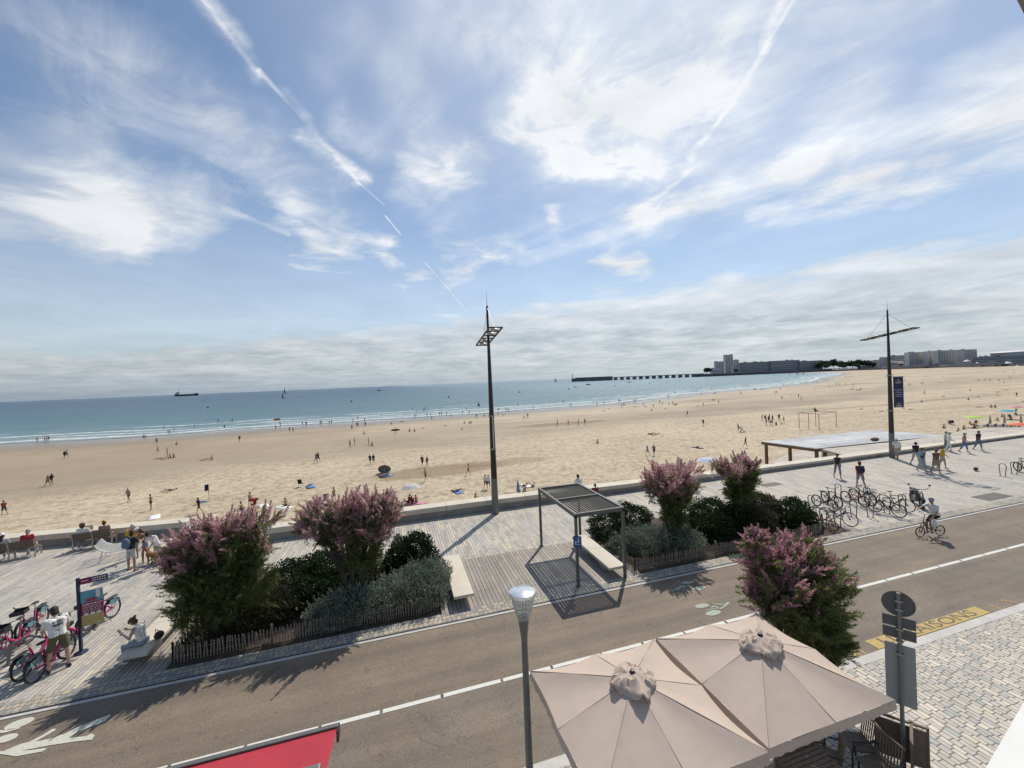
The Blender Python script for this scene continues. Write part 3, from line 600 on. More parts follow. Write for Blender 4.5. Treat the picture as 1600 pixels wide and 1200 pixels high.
tamarisk('pink tamarisk rounding over the grey bush just right of the pergola',(11.53,14.85,0),
 [(.0,0,2.85,1.2,1.05,.78,.8),(-.75,0,2.6,.7,.6,.6,.75),(.55,.1,2.5,.65,.6,.65,.55),(0,0,1.75,.6,.55,.6,.15),(.95,.4,1.9,.3,.3,.75,-.3),(0,-.1,1.1,.55,.5,.6,-.6)],31,.7,m_tp,sc=.92)
tamarisk('pink and green tamarisk near the bike racks, furthest right of the planted ones',(15.8,15.6,0),
 [(-.25,0,2.6,.9,.85,.6,.6),(.45,0,2.55,.75,.7,.65,.5),(.35,0,1.9,.75,.7,.7,-.1),(.2,0,1.3,.65,.6,.6,-.5),(.85,0,2.1,.45,.4,.5,-.2)],47,.6,m_tp,sc=.92)
tamarisk('loose magenta tamarisk on the near side of the road behind the beige parasols',(8.75,6.95,0),
 [(-.45,.05,2.75,.62,.6,.7,.3),(.35,0,2.75,.68,.6,.75,.3),(-.65,.3,3.35,.38,.4,.5,.8),(.25,.15,3.3,.5,.45,.5,.35),(.85,0,2.4,.45,.45,.6,.3),(.15,-.1,2.05,.62,.5,.5,-.4),(.5,-.3,1.5,.35,.35,.45,-.6),(-.1,-.1,2.5,.5,.5,.65,.15),(.1,0,1.2,.2,.2,.7,-.6),(-.75,.2,2.5,.35,.35,.35,.4),(.7,.1,3.0,.35,.35,.4,.1),(-.9,.3,3.75,.2,.2,.3,.7)],59,.4,m_tp2,(.1,0),dn=170)
m_dark=leaf_mat('dark_glossy_leaf',[(.016,.034,.011),(.03,.055,.017),(.045,.075,.022),(.02,.04,.013),(.038,.06,.024)],.4,.2,.4)
m_dark2=leaf_mat('brownish_leaf',[(.03,.045,.018),(.07,.055,.035),(.05,.07,.02),(.09,.065,.045)],.5,.25)
m_sil=leaf_mat('grey_green_leaf',[(.17,.205,.155),(.23,.27,.21),(.14,.165,.12),(.28,.32,.25),(.19,.23,.175)],.6,.25,.3)
def bush(name,label,base,blobs,mt,seed,dens=900,leaf=.05,shoots=0,wood=True):
    rg=np.random.default_rng(seed); t=thing(name,label,'bush',base); Ps=[];Ds=[];Ls=[]; st=MB()
    for (x,y,z,rx,ry,rz) in blobs:
        c=np.array((x,y,z)); r=np.array((rx,ry,rz)); n=int(dens*(rx*ry+rx*rz+ry*rz)*3.0)
        d=unit(rg.normal(size=(n,3))); 
        lump=1+.16*np.sin(d[:,0]*6.3+seed)*np.cos(d[:,1]*5.1+seed*2)+.13*np.sin(d[:,2]*8+d[:,0]*4+seed)+.09*np.sin(d[:,1]*13+d[:,2]*9)
        rad=lump*rg.uniform(.55,1.03,n)**.6
        P=c+d*r*rad[:,None]; ok=P[:,2]>.02; P=P[ok]; d=d[ok]
        Ps.append(P); Ds.append(unit(d+rg.normal(0,.6,P.shape)+np.array((0,0,.3)))); Ls.append(rg.uniform(.6,1.3,len(P))*leaf)
        for k in range(5):
            e=unit(rg.normal(size=3)+np.array((0,0,.8))); st.tube([(x*.7,y*.7,0),c*.6+e*r*.2,c+e*r*.75],[.02,.013,.006],4,caps=False)
        for k in range(int(shoots*rx*ry)):
            e=unit(rg.normal(size=3)*np.array((1,1,.5))+np.array((0,0,.9))); p0=c+e*r*.8; L=rg.uniform(.15,.42)
            dd=unit(e+np.array((0,0,.9))+rg.normal(0,.15,3)); m=int(L*130); u=rg.uniform(0,1,m)
            Ps.append(p0+dd*(u*L)[:,None]+rg.normal(0,.012,(m,3))); Ds.append(unit(dd+rg.normal(0,.7,(m,3)))); Ls.append(rg.uniform(.6,1.1,m)*leaf*.85)
            st.tube([p0,p0+dd*L],.004,3,caps=False)
    tag(st.build('stems',m_bark,t),kind='stuff')
    P=np.concatenate(Ps);D=np.concatenate(Ds);L=np.concatenate(Ls); V,Fq=slivers(P,D,L,L*.62); np_mesh('foliage',V,Fq,mt,t); return t
bush('dark_hedge','very dark evergreen shrub filling the left bed behind the grey bushes',(-2.8,16.6,0),[(-1.0,0,.6,1.1,1.0,.8),(.1,.2,.65,1.2,1.1,.8),(1.0,-.3,.55,.9,.9,.7),(-.2,-1.0,.5,1.3,.7,.6)],m_dark,3,1500,.06)
bush('dark_hedge','rounded glossy dark shrub behind the grey bush next to the short stone bench',(.35,17.0,0),[(0,0,.72,.95,.9,.85),(-.4,-.3,.6,.7,.7,.7)],m_dark,5,1700,.065)
bush('saltbush','large silvery grey-green bush spilling over the left bench end of the bed',(.2,14.95,0),[(.35,.1,.5,.95,.95,.62),(-.4,-.3,.5,.8,.85,.55),(.95,.2,.55,.6,.8,.55),(.6,-.7,.35,.7,.5,.42)],m_sil,7,1500,.045,70)
bush('saltbush','low grey-green bush leaning over the fence below the two-crowned pink tree',(-1.7,14.65,0),[(0,-.1,.42,.95,.75,.52),(-.9,-.1,.3,.6,.5,.38),(.7,-.2,.45,.7,.75,.5),(-.3,-.6,.25,.8,.4,.32)],m_sil,9,1400,.045,70)
bush('dark_hedge','low feathery green clump at the foot of the wide left tree',(-5.2,14.9,0),[(0,0,.5,1.1,.7,.6),(.9,.3,.5,.9,.7,.6)],m_dark2,33,1300,.05,50)
bush('dry_bush','sparse brownish grass tuft at the fence foot below the wide left tree',(-5.9,14.5,0),[(0,0,.25,.7,.5,.35)],m_dark2,13,500,.06,30)
bush('dark_hedge','dark evergreen shrub behind the pergola bench, left end of the right bed',(10.2,17.0,0),[(-.6,0,.65,1.0,.9,.75),(.7,.1,.7,1.0,.9,.8)],m_dark,15,1500,.06)
bush('saltbush','big silvery bush in the right bed in front of the pergola post',(10.7,15.2,0),[(-.4,.0,.5,1.0,.95,.6),(.6,-.3,.5,.9,.95,.6),(1.3,-.6,.45,.75,.75,.5),(-1.2,.3,.4,.7,.7,.42)],m_sil,17,1450,.045,60)
bush('dark_hedge','dark shrub between the two right pink tamarisks',(14.6,16.1,0),[(0,0,.7,1.2,1.0,.8),(-.6,-.9,.55,1.0,.7,.62),(1.0,-.6,.6,.9,.8,.7)],m_dark,19,1500,.06)
bush('dark_hedge','mixed dark and brownish shrub under the furthest right tamarisk',(17.3,15.9,0),[(0,.1,.8,1.1,1.0,.85),(-.7,-.8,.6,.9,.7,.65),(.8,.3,.7,.8,.8,.75)],m_dark2,21,1300,.055)
bush('dark_hedge','round dark shrub at the right tip of the bed beside the bike racks',(19.2,15.5,0),[(0,0,.55,.9,.8,.6),(-.4,-.7,.45,.8,.6,.5)],m_dark,25,1600,.06)
# chestnut paling fences
def paling(label,pts,h=.47,seed=1):
    rg=random.Random(seed); t=thing('paling_fence',label,'fence'); mb=MB(); wr=MB()
    for a,b in zip(pts,pts[1:]):
        a=Vector((*a,0)); b=Vector((*b,0)); L=(b-a).length; n=int(L/.082); ang=math.atan2((b-a).y,(b-a).x)
        for i in range(n):
            p=a+(b-a)*((i+.5)/n); hh=h+rg.uniform(-.04,.04); lx,ly=rg.uniform(-.03,.03),rg.uniform(-.03,.03)
            mb.bar(p,p+Vector((lx,ly,hh)),.034,.016)
        for z in(.15,h-.13): wr.tube([a+Vector((0,-.014,z)),b+Vector((0,-.014,z))],.004,4)
        k=max(1,int(L/2)); 
        for i in range(k+1): MB().tube([a+(b-a)*(i/k)+Vector((0,.05,0)),a+(b-a)*(i/k)+Vector((0,.05,h+.1))],.035,7).build('stake',m_pal,t)
    mb.build('palings',m_pal,t); wr.build('wire',m_galv,t); return t
paling('low chestnut paling fence along the left bed below the wide tamarisk',[(-6.5,15.2),(-6.55,13.9),(1.15,13.9),(1.15,15.0)])
paling('low chestnut paling fence along the right bed, running to the bike racks',[(8.85,14.9),(8.9,13.85),(18.9,13.9),(20.1,14.6),(20.2,16.3)],seed=2)
tag(MB().box((19.3,18.3,.4),(.5,.4,.8)).build('cabinet',mat('green_cabinet',(.09,.11,.08),.6),None,bevel=.01),'grey-green metal cabinet behind the right tamarisk','cabinet')
# ------------------------------------------------------------------ street furniture
def tall_mast(label,base,h,banner):
    t=thing('lamp_mast',label,'lamp mast',base,0)
    MB().tube([(0,0,0),(0,0,2.1)],[.21,.185],18).build('base_sleeve',m_grey,t,True)
    MB().tube([(0,0,2.1),(0,0,h*.55),(0,0,h)],[.18,.13,.055],18).build('pole',m_mast,t,True)
    MB().tube([(0,0,h),(0,0,h+.85)],[.02,.006],6).build('spike',m_galv,t)
    z=10.45; tilt=.3; A=Vector((.0,-1.9,z+tilt)); B=Vector((0,1.9,z-tilt)); mb=MB()
    fr=mb
    for x in(-.36,.36): fr.bar(A+Vector((x,0,0)),B+Vector((x,0,0)),.07,.09)
    for k in(0,.2,.42,.58,.8,1): p=A+(B-A)*k; fr.bar(p+Vector((-.36,0,0)),p+Vector((.36,0,0)),.05,.07)
    f=fr.build('lamp_frame',m_mast,t)
    for k in(.1,.31,.69,.9):
        p=A+(B-A)*k; MB().lathe(p,[(.0,.1),(.16,.09),(.24,.0),(.22,-.06),(.0,-.08)],14).build('lamp',m_galv,f,True)
    for k in(.08,.92): p=A+(B-A)*k; MB().tube([(0,0,z+1.75),p],.012,5).build('stay',m_galv,t)
    for zz in(3.85,5.8) if banner is None else (4.0,7.0): MB().lathe((0,0,zz),[(.19,-.04),(.2,0),(.19,.04)],16).build('clamp',m_galv,t)
    return t
M1=tall_mast('tall dark lamp mast standing at the sea wall near the middle of the picture',(5.37,22.85,0),12.3,None)
b=MB().box((0,-.25,4.85),(.02,.16,1.85)).build('banner_edge',m_bone,M1)
M2=tall_mast('tall dark lamp mast with a navy banner and camera at the right',(40.1,23.2,0),12.5,1)
m_navy=mat('navy_banner',(.025,.03,.10),.7,.1)
bd=Vector((1,-.28,0)).normalized(); ang=math.atan2(bd.y,bd.x)
p=bd*.72; bn=MB().box((p.x,p.y,5.55),(.85,.02,2.55),rz=ang).build('banner',m_navy,M2)
for z in(4.25,6.85): MB().tube([(0,0,z),tuple(bd*1.2+Vector((0,0,z)))],.022,6).build('banner_arm',m_galv,M2)
nf=Vector((bd.y,-bd.x,0)); 
if nf.y>0: nf=-nf
def onb(u,z): return bd*(.72+u)+nf*.014+Vector((0,0,z))
mb=MB()
for zc in(6.5,4.55):
    for k in range(7):
        a=math.pi*k/6; mb.bar(onb(-.2*math.cos(a),zc-.1+.22*math.sin(a)),onb(-.26*math.cos(a),zc-.1+.28*math.sin(a)),.02,.004)
    mb.bar(onb(-.27,zc-.12),onb(.27,zc-.12),.004,.03); mb.bar(onb(-.2,zc-.2),onb(.2,zc-.2),.004,.03); mb.bar(onb(-.08,zc),onb(.08,zc),.004,.06)
    mb.build('emblem',m_bone,bn); mb=MB()
for z,w in((5.32,.28),(5.18,.3)): mb.bar(onb(-w,z),onb(w,z),.004,.025)
mb.build('text_lines',m_bone,bn)
for s_,z in(('Les Sables',5.72),("d'Olonne",5.52)): text_obj('lettering',s_,.16,m_bone,bn,onb(0,z),(R(90),0,math.atan2(-nf.x,nf.y)+math.pi if False else ang),.002)
c=thing('surveillance_camera','white dome camera on a short bracket on the bannered mast','camera',(40.1,23.2,0))
MB().tube([(.1,0,8.15),(1.0,-.25,8.05)],.06,8).build('bracket',m_bone,c); MB().lathe((1.0,-.25,7.95),[(.0,.18),(.16,.16),(.17,0),(.15,-.02)],14).build('housing',m_bone,c,True); MB().lathe((1.0,-.25,7.9),[(.14,.04),(.12,-.1),(.0,-.17)],14).build('dome',m_black,c,True)
# glass street lamp
t=thing('street_lamp','grey street lamp with a conical clear glass head beside the beige parasols','street lamp',(1.86,6.22,0))
MB().tube([(0,0,0),(0,0,1.2),(0,0,3.55)],[.075,.062,.05],16).build('pole',m_perg,t,True)
MB().lathe((0,0,3.5),[(.05,0),(.055,.1),(.085,.35),(.1,.42),(.0,.43)],20).build('collar',m_perg,t,True)
def glass():
    m,T,b,o=new_mat('clear_glass'); b.inputs['Base Color'].default_value=(.9,.94,.94,1); b.inputs['Roughness'].default_value=.12; b.inputs['Transmission Weight'].default_value=.85; b.inputs['IOR'].default_value=1.3
    return m
m_glass=glass()
mb=MB(); mb.lathe((0,0,3.9),[(.1,0),(.145,.14),(.205,.42),(.2,.42),(.14,.14),(.095,0)],28); g=mb.build('glass_cone',m_glass,t,True)
mb=MB()
for i in range(20):
    a=2*math.pi*i/20; mb.tube([(.1*math.cos(a),.1*math.sin(a),3.9),(.202*math.cos(a),.202*math.sin(a),4.32)],.0035,4)
for z,r in((3.98,.12),(4.05,.135),(4.12,.152),(4.2,.17)): mb.ring((0,0,z),r,.004,'z',24,4)
mb.build('louvre_rings',m_galv,t)
m_refl=mat('reflector',(.75,.78,.8),.18,.1,20,metal=.7)
mb=MB(); mb.lathe((0,0,4.33),[(.215,-.03),(.215,.01),(.2,.02),(.0,.03)],28); mb.build('glass_lid',m_refl,t,True)
mb=MB()
for r in(.06,.11,.16): mb.ring((0,0,4.362-.03*r/.2),r,.006,'z',24,5)
mb.build('lid_rings',m_bone,t)
# traffic sign post seen from behind
t=thing('sign_post','dark traffic sign post seen from behind with round sign, two plates and grey panel','road sign',(8.85,5.1,0),math.atan2(.831,-.558))
MB().tube([(0,0,.04),(0,0,3.55)],.032,12).build('pole',m_grey,t,True)
m_back=mat('sign_back',(.10,.10,.10),.5,.1,6)
def disc(r,z,y): 
    mb=MB(); mb.ring((0,y,z),r-.008,.010,'y',30,5); mb.add([(r*math.cos(a),y,z+r*math.sin(a)) for a in [2*math.pi*i/30 for i in range(30)]],[tuple(range(30))]); 
    mb.add([(r*math.cos(a),y-.006,z+r*math.sin(a)) for a in [2*math.pi*i/30 for i in range(30)]],[tuple(range(30))[::-1]]); return mb
m_red=mat('sign_red',(.5,.02,.02),.4)
YS=-.05
disc(.235,3.32,YS).build('round_sign',m_back,t)
MB().box((0,YS,2.98),(.46,.02,.2)).build('plate',m_back,t,bevel=.04); MB().box((0,YS,2.76),(.46,.02,.2)).build('plate',m_back,t,bevel=.04)
MB().box((.0,YS,1.98),(.42,.012,1.15)).build('grey_panel',mat('grey_panel',(.30,.31,.30),.5,.05),t)
for z in(3.4,3.24,2.87,2.64,2.4): MB().box((0,0,z),(.1,.08,.025)).build('bracket',m_galv,t)
# ------------------------------------------------------------------ parasols
def canvas(name,c1):
    m,T,b,o=new_mat(name); co=obj_co(T)
    T.put(b.inputs['Base Color'],T.ramp(T.noise(co,2.2,5,.6),[(.3,tuple(x*.93 for x in c1)),(.7,c1)])); b.inputs['Roughness'].default_value=.85; b.inputs['Specular IOR Level'].default_value=.2
    w=T.noise(co,1.6,2,.5,.2); T.put(b.inputs['Normal'],T.bump(T.m('ADD',w,T.m('ADD',T.m('MULTIPLY',T.noise(co,9,3,.6),.06),T.m('MULTIPLY',T.noise(co,220,2),.01))),.5,.05))
    tr=T.node('ShaderNodeBsdfTranslucent'); T.put(tr.inputs[0],tuple(x*.8 for x in c1)+(1,)); mx=T.node('ShaderNodeMixShader'); mx.inputs[0].default_value=.16
    T.l.new(b.outputs[0],mx.inputs[1]); T.l.new(tr.outputs[0],mx.inputs[2]); T.l.new(mx.outputs[0],o.inputs[0]); return m
m_can=canvas('beige_canvas',(.595,.488,.41))
m_seam=mat('seam',(.24,.19,.16),.9)
def parasol(label,cx,cy,hw,hd,seed):
    t=thing('square_parasol',label,'parasol',(cx,cy,0),0,'large beige square parasols')
    ze,za=2.68,3.12; n=8; rim=[(-hw,-hd),(0,-hd),(hw,-hd),(hw,0),(hw,hd),(0,hd),(-hw,hd),(-hw,0)]
    mb=MB(); V=[]; K=10; S=9; rg=random.Random(seed)
    # gores between ribs, each sagging a little
    for i in range(8):
        a=rim[i]; b=rim[(i+1)%8]; g=[]
        for j in range(S+1):
            w=j/S; ex=a[0]+(b[0]-a[0])*w; ey=a[1]+(b[1]-a[1])*w
            pull=.035*math.sin(math.pi*w)
            for k in range(K+1):
                f=k/K; sag=-.075*math.sin(math.pi*w)*f*(1.15-f*.55); wr=.0045*math.sin(w*19+f*5+i*1.7)*f*(1-f)*2+.008*math.exp(-((w-.5)/.12)**2)*math.sin(f*40+i)*f**3*.5+.006*math.exp(-min(w,1-w)/.06)*math.sin(f*55+i*2)*f
                g.append((ex*f*(1-pull*f),ey*f*(1-pull*f),za+(ze-za)*f**1.04+sag+wr))
        mb.add(g,[(j*(K+1)+k,j*(K+1)+k+1,(j+1)*(K+1)+k+1,(j+1)*(K+1)+k) for j in range(S) for k in range(K)])
    mb.build('canopy',m_can,t,True)
    # valance hanging from the rim
    mb=MB(); P=[]; Q=[]
    for i in range(8):
        a=rim[i]; b=rim[(i+1)%8]
        for j in range(12):
            w=j/12; pull=.035*math.sin(math.pi*w); ex=(a[0]+(b[0]-a[0])*w)*(1-pull); ey=(a[1]+(b[1]-a[1])*w)*(1-pull); z=ze-.0575*math.sin(math.pi*w)*.8-.012*math.sin(math.pi*w)
            o_=.018*math.sin(w*31+i*2); P.append((ex,ey,z+.003)); Q.append((ex*1.006+o_*.6,ey*1.006+o_*.6,z-.14-.005*math.sin(w*9+i)))
    k=len(P); mb.add(P+Q,[(i,(i+1)%k,k+(i+1)%k,k+i) for i in range(k)]); mb.build('valance',m_can,t,True)
    mb=MB()
    for i in range(8):
        a=rim[i]; mb.tube([(a[0]*f,a[1]*f,za+(ze-za)*f**1.04+.001) for f in(.16,.4,.7,1.0)],.004,5)
    mb.build('seams',m_seam,t)
    for i in range(8):
        a=rim[i]; MB().tube([(a[0]*.06,a[1]*.06,za-.07),(a[0]*.97,a[1]*.97,ze-.045)],.014,5).build('rib',m_galv,t)
    # ruffled vent cap
    mb=MB(); P=[]; N=72; from mathutils import noise as mn
    RR=[0,.04,.09,.14,.19,.235,.28,.32,.35,.365,.37]
    for k,r in enumerate(RR):
        for j in range(N):
            a=2*math.pi*j/N; f=r/.37; q=Vector((math.cos(a)*r*5+seed*7,math.sin(a)*r*5,seed)); rim=1+.10*mn.noise(Vector((math.cos(a)*1.6+seed,math.sin(a)*1.6,3)))+.06*mn.noise(Vector((math.cos(a)*5,math.sin(a)*5,seed*2)))+.08*math.cos(4*a+.5)*f
            rr=r*rim*.92; cz=.07*(1-f**2.2)+.05; z=cz+(.05*mn.noise(q)+.10*abs(mn.noise(q*2.6))-.03*abs(mn.noise(q*6)))*min(1,f*2)+.012*math.sin(14*a+3*mn.noise(q))*f*f-(.03 if k==len(RR)-1 else 0)
            P.append((rr*math.cos(a),rr*math.sin(a),za+z-.075*f-.02))
    mb.add(P,[(i*N+j,i*N+(j+1)%N,(i+1)*N+(j+1)%N,(i+1)*N+j) for i in range(len(RR)-1) for j in range(N)])
    cp=mb.build('vent_cap',m_can,t,True); MB().lathe((0,0,za+.10),[(.0,.035),(.03,.03),(.04,.0),(.05,-.01)],12).build('finial',m_black,cp,True)
    MB().tube([(0,0,.05),(0,0,za)],.035,12).build('pole',m_galv,t,True); MB().box((0,0,.09),(.8,.8,.09)).build('foot',m_grey,t,bevel=.02)
    return t
parasol('beige square parasol with ruffled vent cap, directly right of the street lamp',3.34,5.40,1.27,1.24,1)
parasol('beige square parasol with ruffled vent cap, half in the shade of the magenta tree',5.90,5.42,1.25,1.22,2)
# ------------------------------------------------------------------ red awning
t=thing('red_awning','red fabric awning with dark grey front bar at the bottom edge','awning',(0,0,0))
m_redf=mat('red_canvas',(.38,.022,.04),.8,.1,3,.3,90)
f0=at(527,1140,3.1); f0.z=3.1
sr=f0.x; tf=f0.y; tb=tf-.8
mb=MB(); n=24
V=[(sr-6*i/n,y,z) for i in range(n+1) for y,z in((tf,3.12),(tf-.3,3.2-.01*math.sin(i)),(tb,3.32))]
mb.add(V,[(i*3+j,i*3+j+1,(i+1)*3+j+1,(i+1)*3+j) for i in range(n) for j in range(2)]); mb.build('fabric',m_redf,t,True)
mb=MB(); mb.box((sr-3,tf+.03,3.1),(6.02,.07,.1)); mb.build('front_bar',m_perg,t,bevel=.01)
MB().box((sr+.01,tf+.0,3.06),(.03,.14,.16)).build('end_cap',m_black,t)
MB().box((sr-3.06,tb-.06,3.34),(6.0,.14,.12)).build('cassette',m_grey,t,bevel=.02)
MB().tube([(sr-.12,tb,3.2),(sr-.12,tb-.1,.05)],.03,8).build('post',m_grey,t)
MB().tube([(sr-5.8,tb,3.2),(sr-5.8,tb-.1,.05)],.03,8).build('post',m_grey,t)
# ------------------------------------------------------------------ balcony pieces of the building we look from
def slab(name,label,cat,px,z,th,mt,ext):
    P=[at(a,b,z) for a,b in px]; P=[(p.x,p.y) for p in P]+ext; tag(MB().prism(P,z-th,z).build(name,mt),label,cat)
zz=6.75; a=at(1540,1200,zz); b=at(1602,1093,zz); d=(b-a)
a2=a-d*1.5; b2=b+d*.35; nrm=Vector((d.y,-d.x,0)).normalized()
tag(MB().prism([(a2.x,a2.y),(a2.x+nrm.x*.5,a2.y+nrm.y*.5),(b2.x+nrm.x*.5,b2.y+nrm.y*.5),(b2.x,b2.y)][::-1],zz-.08,zz).build('balcony_ledge',m_bone),'white painted balcony ledge in the bottom right corner','ledge')
P=[dirp(1583,-12),dirp(1606,34)]; zz=9.3; P=[Vector((p.x,p.y,0))*((zz-CAMH)/p.z) for p in P]; d=(P[1]-P[0]).normalized(); nrm=Vector((d.y,-d.x,0)); 
if nrm.dot(Vector((1,-1,0)))<0: nrm=-nrm
A=P[0]-d*.5; B=P[1]+d*.5
q_=[(A.x,A.y),(B.x,B.y),(B.x+nrm.x*.8,B.y+nrm.y*.8),(A.x+nrm.x*.8,A.y+nrm.y*.8)]
tag(MB().prism(q_,zz,zz+.12).build('balcony_soffit',mat('soffit_grey',(.2,.19,.18),.8)),'dark grey balcony soffit edge in the top right corner','soffit')
# ------------------------------------------------------------------ terrace chairs and menu things below the parasols
def rattan(label,loc,rz):
    t=thing('terrace_chair',label,'chair',loc,rz,'dark terrace chairs under the parasols')
    MB().box((0,0,.44),(.46,.44,.04)).build('seat',m_slat,t,bevel=.01)
    mb=MB()
    for i in range(9): mb.bar((-.2,-.2+.05*i,.46),(-.27,-.2+.05*i,.92),.012,.02)
    mb.bar((-.27,-.24,.92),(-.27,.24,.92),.03,.03); mb.build('backrest',m_slat,t)
    for x,y in((-.2,-.2),(-.2,.2),(.2,-.2),(.2,.2)): MB().tube([(x,y,.05),(x*.95,y*.95,.44)],.016,7).build('leg',m_black,t)
    for y in(-.24,.24): MB().tube([(.2,y,.44),(.2,y,.64),(-.24,y,.66)],.015,7).build('armrest',m_black,t)
    return t
for px,py,rz,l in ((1338,1150,2.7,'dark slatted terrace chair just left of the signpost'),(1290,1172,2.3,'dark slatted terrace chair under the right parasol, second from the signpost'),(1262,1135,-.6,'dark slatted terrace chair hidden deepest under the right parasol'),(1372,1188,3.0,'dark slatted terrace chair at the signpost foot in the front')):
    q=at(px,py,.6); rattan(l,(q.x,q.y,.045),rz)
def board(label,loc,rz,w=.7,h=.72):
    t=thing('windbreak_panel',label,'windbreak',loc,rz)
    MB().box((0,0,h/2+.08),(w,.02,h)).build('panel',mat('brown_canvas',(.17,.13,.10),.85,.1,4,.2),t)
    for x in(-w/2-.02,w/2+.02): MB().box((x,0,h/2+.08),(.035,.04,h+.1)).build('frame_post',m_slat,t)
    MB().box((0,0,h+.15),(w+.08,.045,.035)).build('top_rail',m_slat,t)
for px,py,rz,l in ((1408,1150,-.9,'brown framed windbreak panel right of the signpost'),(1425,1175,.5,'second brown windbreak panel, furthest right at the terrace corner'),(1240,1178,-.2,'brown windbreak panel hanging just under the parasol edge')):
    q=at(px,py,.6); board(l,(q.x,q.y,.045),rz)
t=thing('terrace_table','dark slatted terrace table below the right parasol','table',(*at(1262,1195,.72)[:2],.045)); mb=MB()
for i in range(9): mb.box((0,-.32+.08*i,.72),(.9,.06,.025))
mb.build('table_top',m_slat,t)
MB().tube([(0,0,.03),(0,0,.7)],.04,8).build('leg',m_galv,t); MB().box((0,0,.02),(.5,.5,.03)).build('base',m_galv,t)
# ------------------------------------------------------------------ wooden benches with metal frames
def wood_bench(label,p0,p1,lab=None):
    p0=Vector(p0);p1=Vector(p1); d=(p1-p0); L=d.length; t=thing('slatted_bench',label,'bench',(p0+p1)/2,math.atan2(d.y,d.x),'wooden benches facing the sea at the left')
    mb=MB()
    for i in range(5): mb.box((0,.05+.09*i,.45),(L,.075,.03))
    mb.build('seat',m_slat,t); mb=MB()
    for i in range(5): mb.box((0,-.02-.035*i,.55+.085*i),(L,.025,.07),rx=R(-20))
    mb.build('backrest',m_slat,t)
    for x in(-L/2+.03,0,L/2-.03):
        MB().bar((x,-.16,.92),(x,.0,.44),.045,.05).build('back_support',m_galv,t)
        MB().bar((x,-.02,.43),(x,-.1,.0),.05,.06).build('leg',m_galv,t); MB().bar((x,.44,.43),(x,.48,0),.05,.06).build('leg',m_galv,t)
        MB().bar((x,0,.42),(x,.46,.42),.045,.03).build('seat_support',m_galv,t)
    return t
BN1=(at(-30,884),at(58,869)); BN2=(at(114,862),at(177,852))
wood_bench('brown slatted bench at the left frame edge with two sitters',*BN1)
wood_bench('brown slatted bench with the reader and the sitter in a yellow hat',*BN2)
t=thing('white_lounger_bench','white curved metal bench beside the man with the blue backpack','bench',at(188,868),math.atan2(.35,1)); mb=MB()
prof=[(-.75,.85),(-.6,.62),(-.35,.45),(.0,.42),(.4,.44),(.75,.40)]
for i in range(8):
    y=-.5+1.0*i/7; mb.tube([(x,y,z) for x,z in prof],.02,5)
mb.build('seat_bars',m_bone,t)
for y in(-.6,.6):
    MB().tube([(x,y,z) for x,z in prof],.03,6).build('side_rail',m_bone,t); MB().tube([(-.5,y,.52),(-.62,y,0)],.03,6).build('leg',m_bone,t); MB().tube([(.55,y,.42),(.6,y,0)],.03,6).build('leg',m_bone,t)
# small floor spot
p=at(1525,736); t=thing('floor_spotlight','small black floor spotlight standing on the paving at the right','spotlight',p,.3); MB().box((0,0,.16),(.3,.2,.2)).build('housing',m_black,t,bevel=.02); MB().tube([(-.1,0,0),(-.1,0,.1)],.02).build('foot',m_galv,t); MB().tube([(.1,0,0),(.1,0,.1)],.02).build('foot',m_galv,t)
# ------------------------------------------------------------------ information sign
m_sn=mat('sign_navy',(.02,.03,.07),.4,.05); m_sm=mat('sign_magenta',(.24,.015,.08),.45,.05); m_sc=mat('sign_sky',(.10,.33,.44),.45,.3,6); m_sy=mat('sign_map',(.47,.37,.15),.5,.2,8)
t=thing('info_sign','navy post with magenta and blue tourist panels beside the pink bikes','sign',at(127,1020),0)
dz=R(17)
MB().box((0,0,1.15),(.07,.07,2.3)).build('pole',m_sn,t,bevel=.006); MB().lathe((0,0,0),[(.16,0),(.16,.03),(.05,.06)],16).build('foot',m_sn,t)
ux=Vector((math.cos(dz),math.sin(dz),0)); un=Vector((math.sin(dz),-math.cos(dz),0))
def pan(name,u0,u1,z0,z1,mt,par,off=0,th=.02):
    c=ux*((u0+u1)/2)+un*off+Vector((0,0,(z0+z1)/2)); return MB().box(c,(u1-u0,th,z1-z0),rz=dz).build(name,mt,par)
b=pan('direction_board',.04,.66,2.08,2.26,m_sn,t); pan('magenta_field',.04,.28,2.08,2.26,m_sm,b,.003,.024)
mb=MB()
for z,w in((2.21,.3),(2.14,.32)):
    x=.31
    rg=random.Random(5)
    while x<.31+w-.03: L=rg.uniform(.02,.045); c=ux*(x+L/2)+un*.0145+Vector((0,0,z)); mb.box(c,(L,.004,.035),rz=dz); x+=L+.014
mb.box(ux*.15+un*.0165+Vector((0,0,2.18)),(.15,.004,.02),rz=dz); mb.build('lettering',m_bone,b)
b=pan('map_panel',.04,.53,.78,1.86,m_sm,t); pan('photo_field',.042,.528,1.5,1.858,m_sc,b,.003,.022); pan('map_field',.042,.528,.782,1.12,m_sy,b,.003,.022)
pan('picture_scooter',.15,.4,1.52,1.62,mat('sign_red_detail',(.35,.04,.06),.5),b,.0045,.022); pan('picture_sky',.38,.47,1.6,1.84,m_bone,b,.0045,.022)
mb=MB()
for u in(.09,.23,.37): mb.box(ux*(u+.06)+un*.0165+Vector((0,0,1.14)),(.1,.004,.08),rz=dz)
rg=random.Random(8)
for z in(1.44,1.38,1.33,1.28,1.23):
    x=.08
    while x<.46: L=rg.uniform(.03,.09); mb.box(ux*(x+L/2)+un*.0125+Vector((0,0,z)),(min(L,.5-x),.004,.014 if z<1.44 else .03),rz=dz); x+=L+.02
mb.build('lettering',m_bone,b)
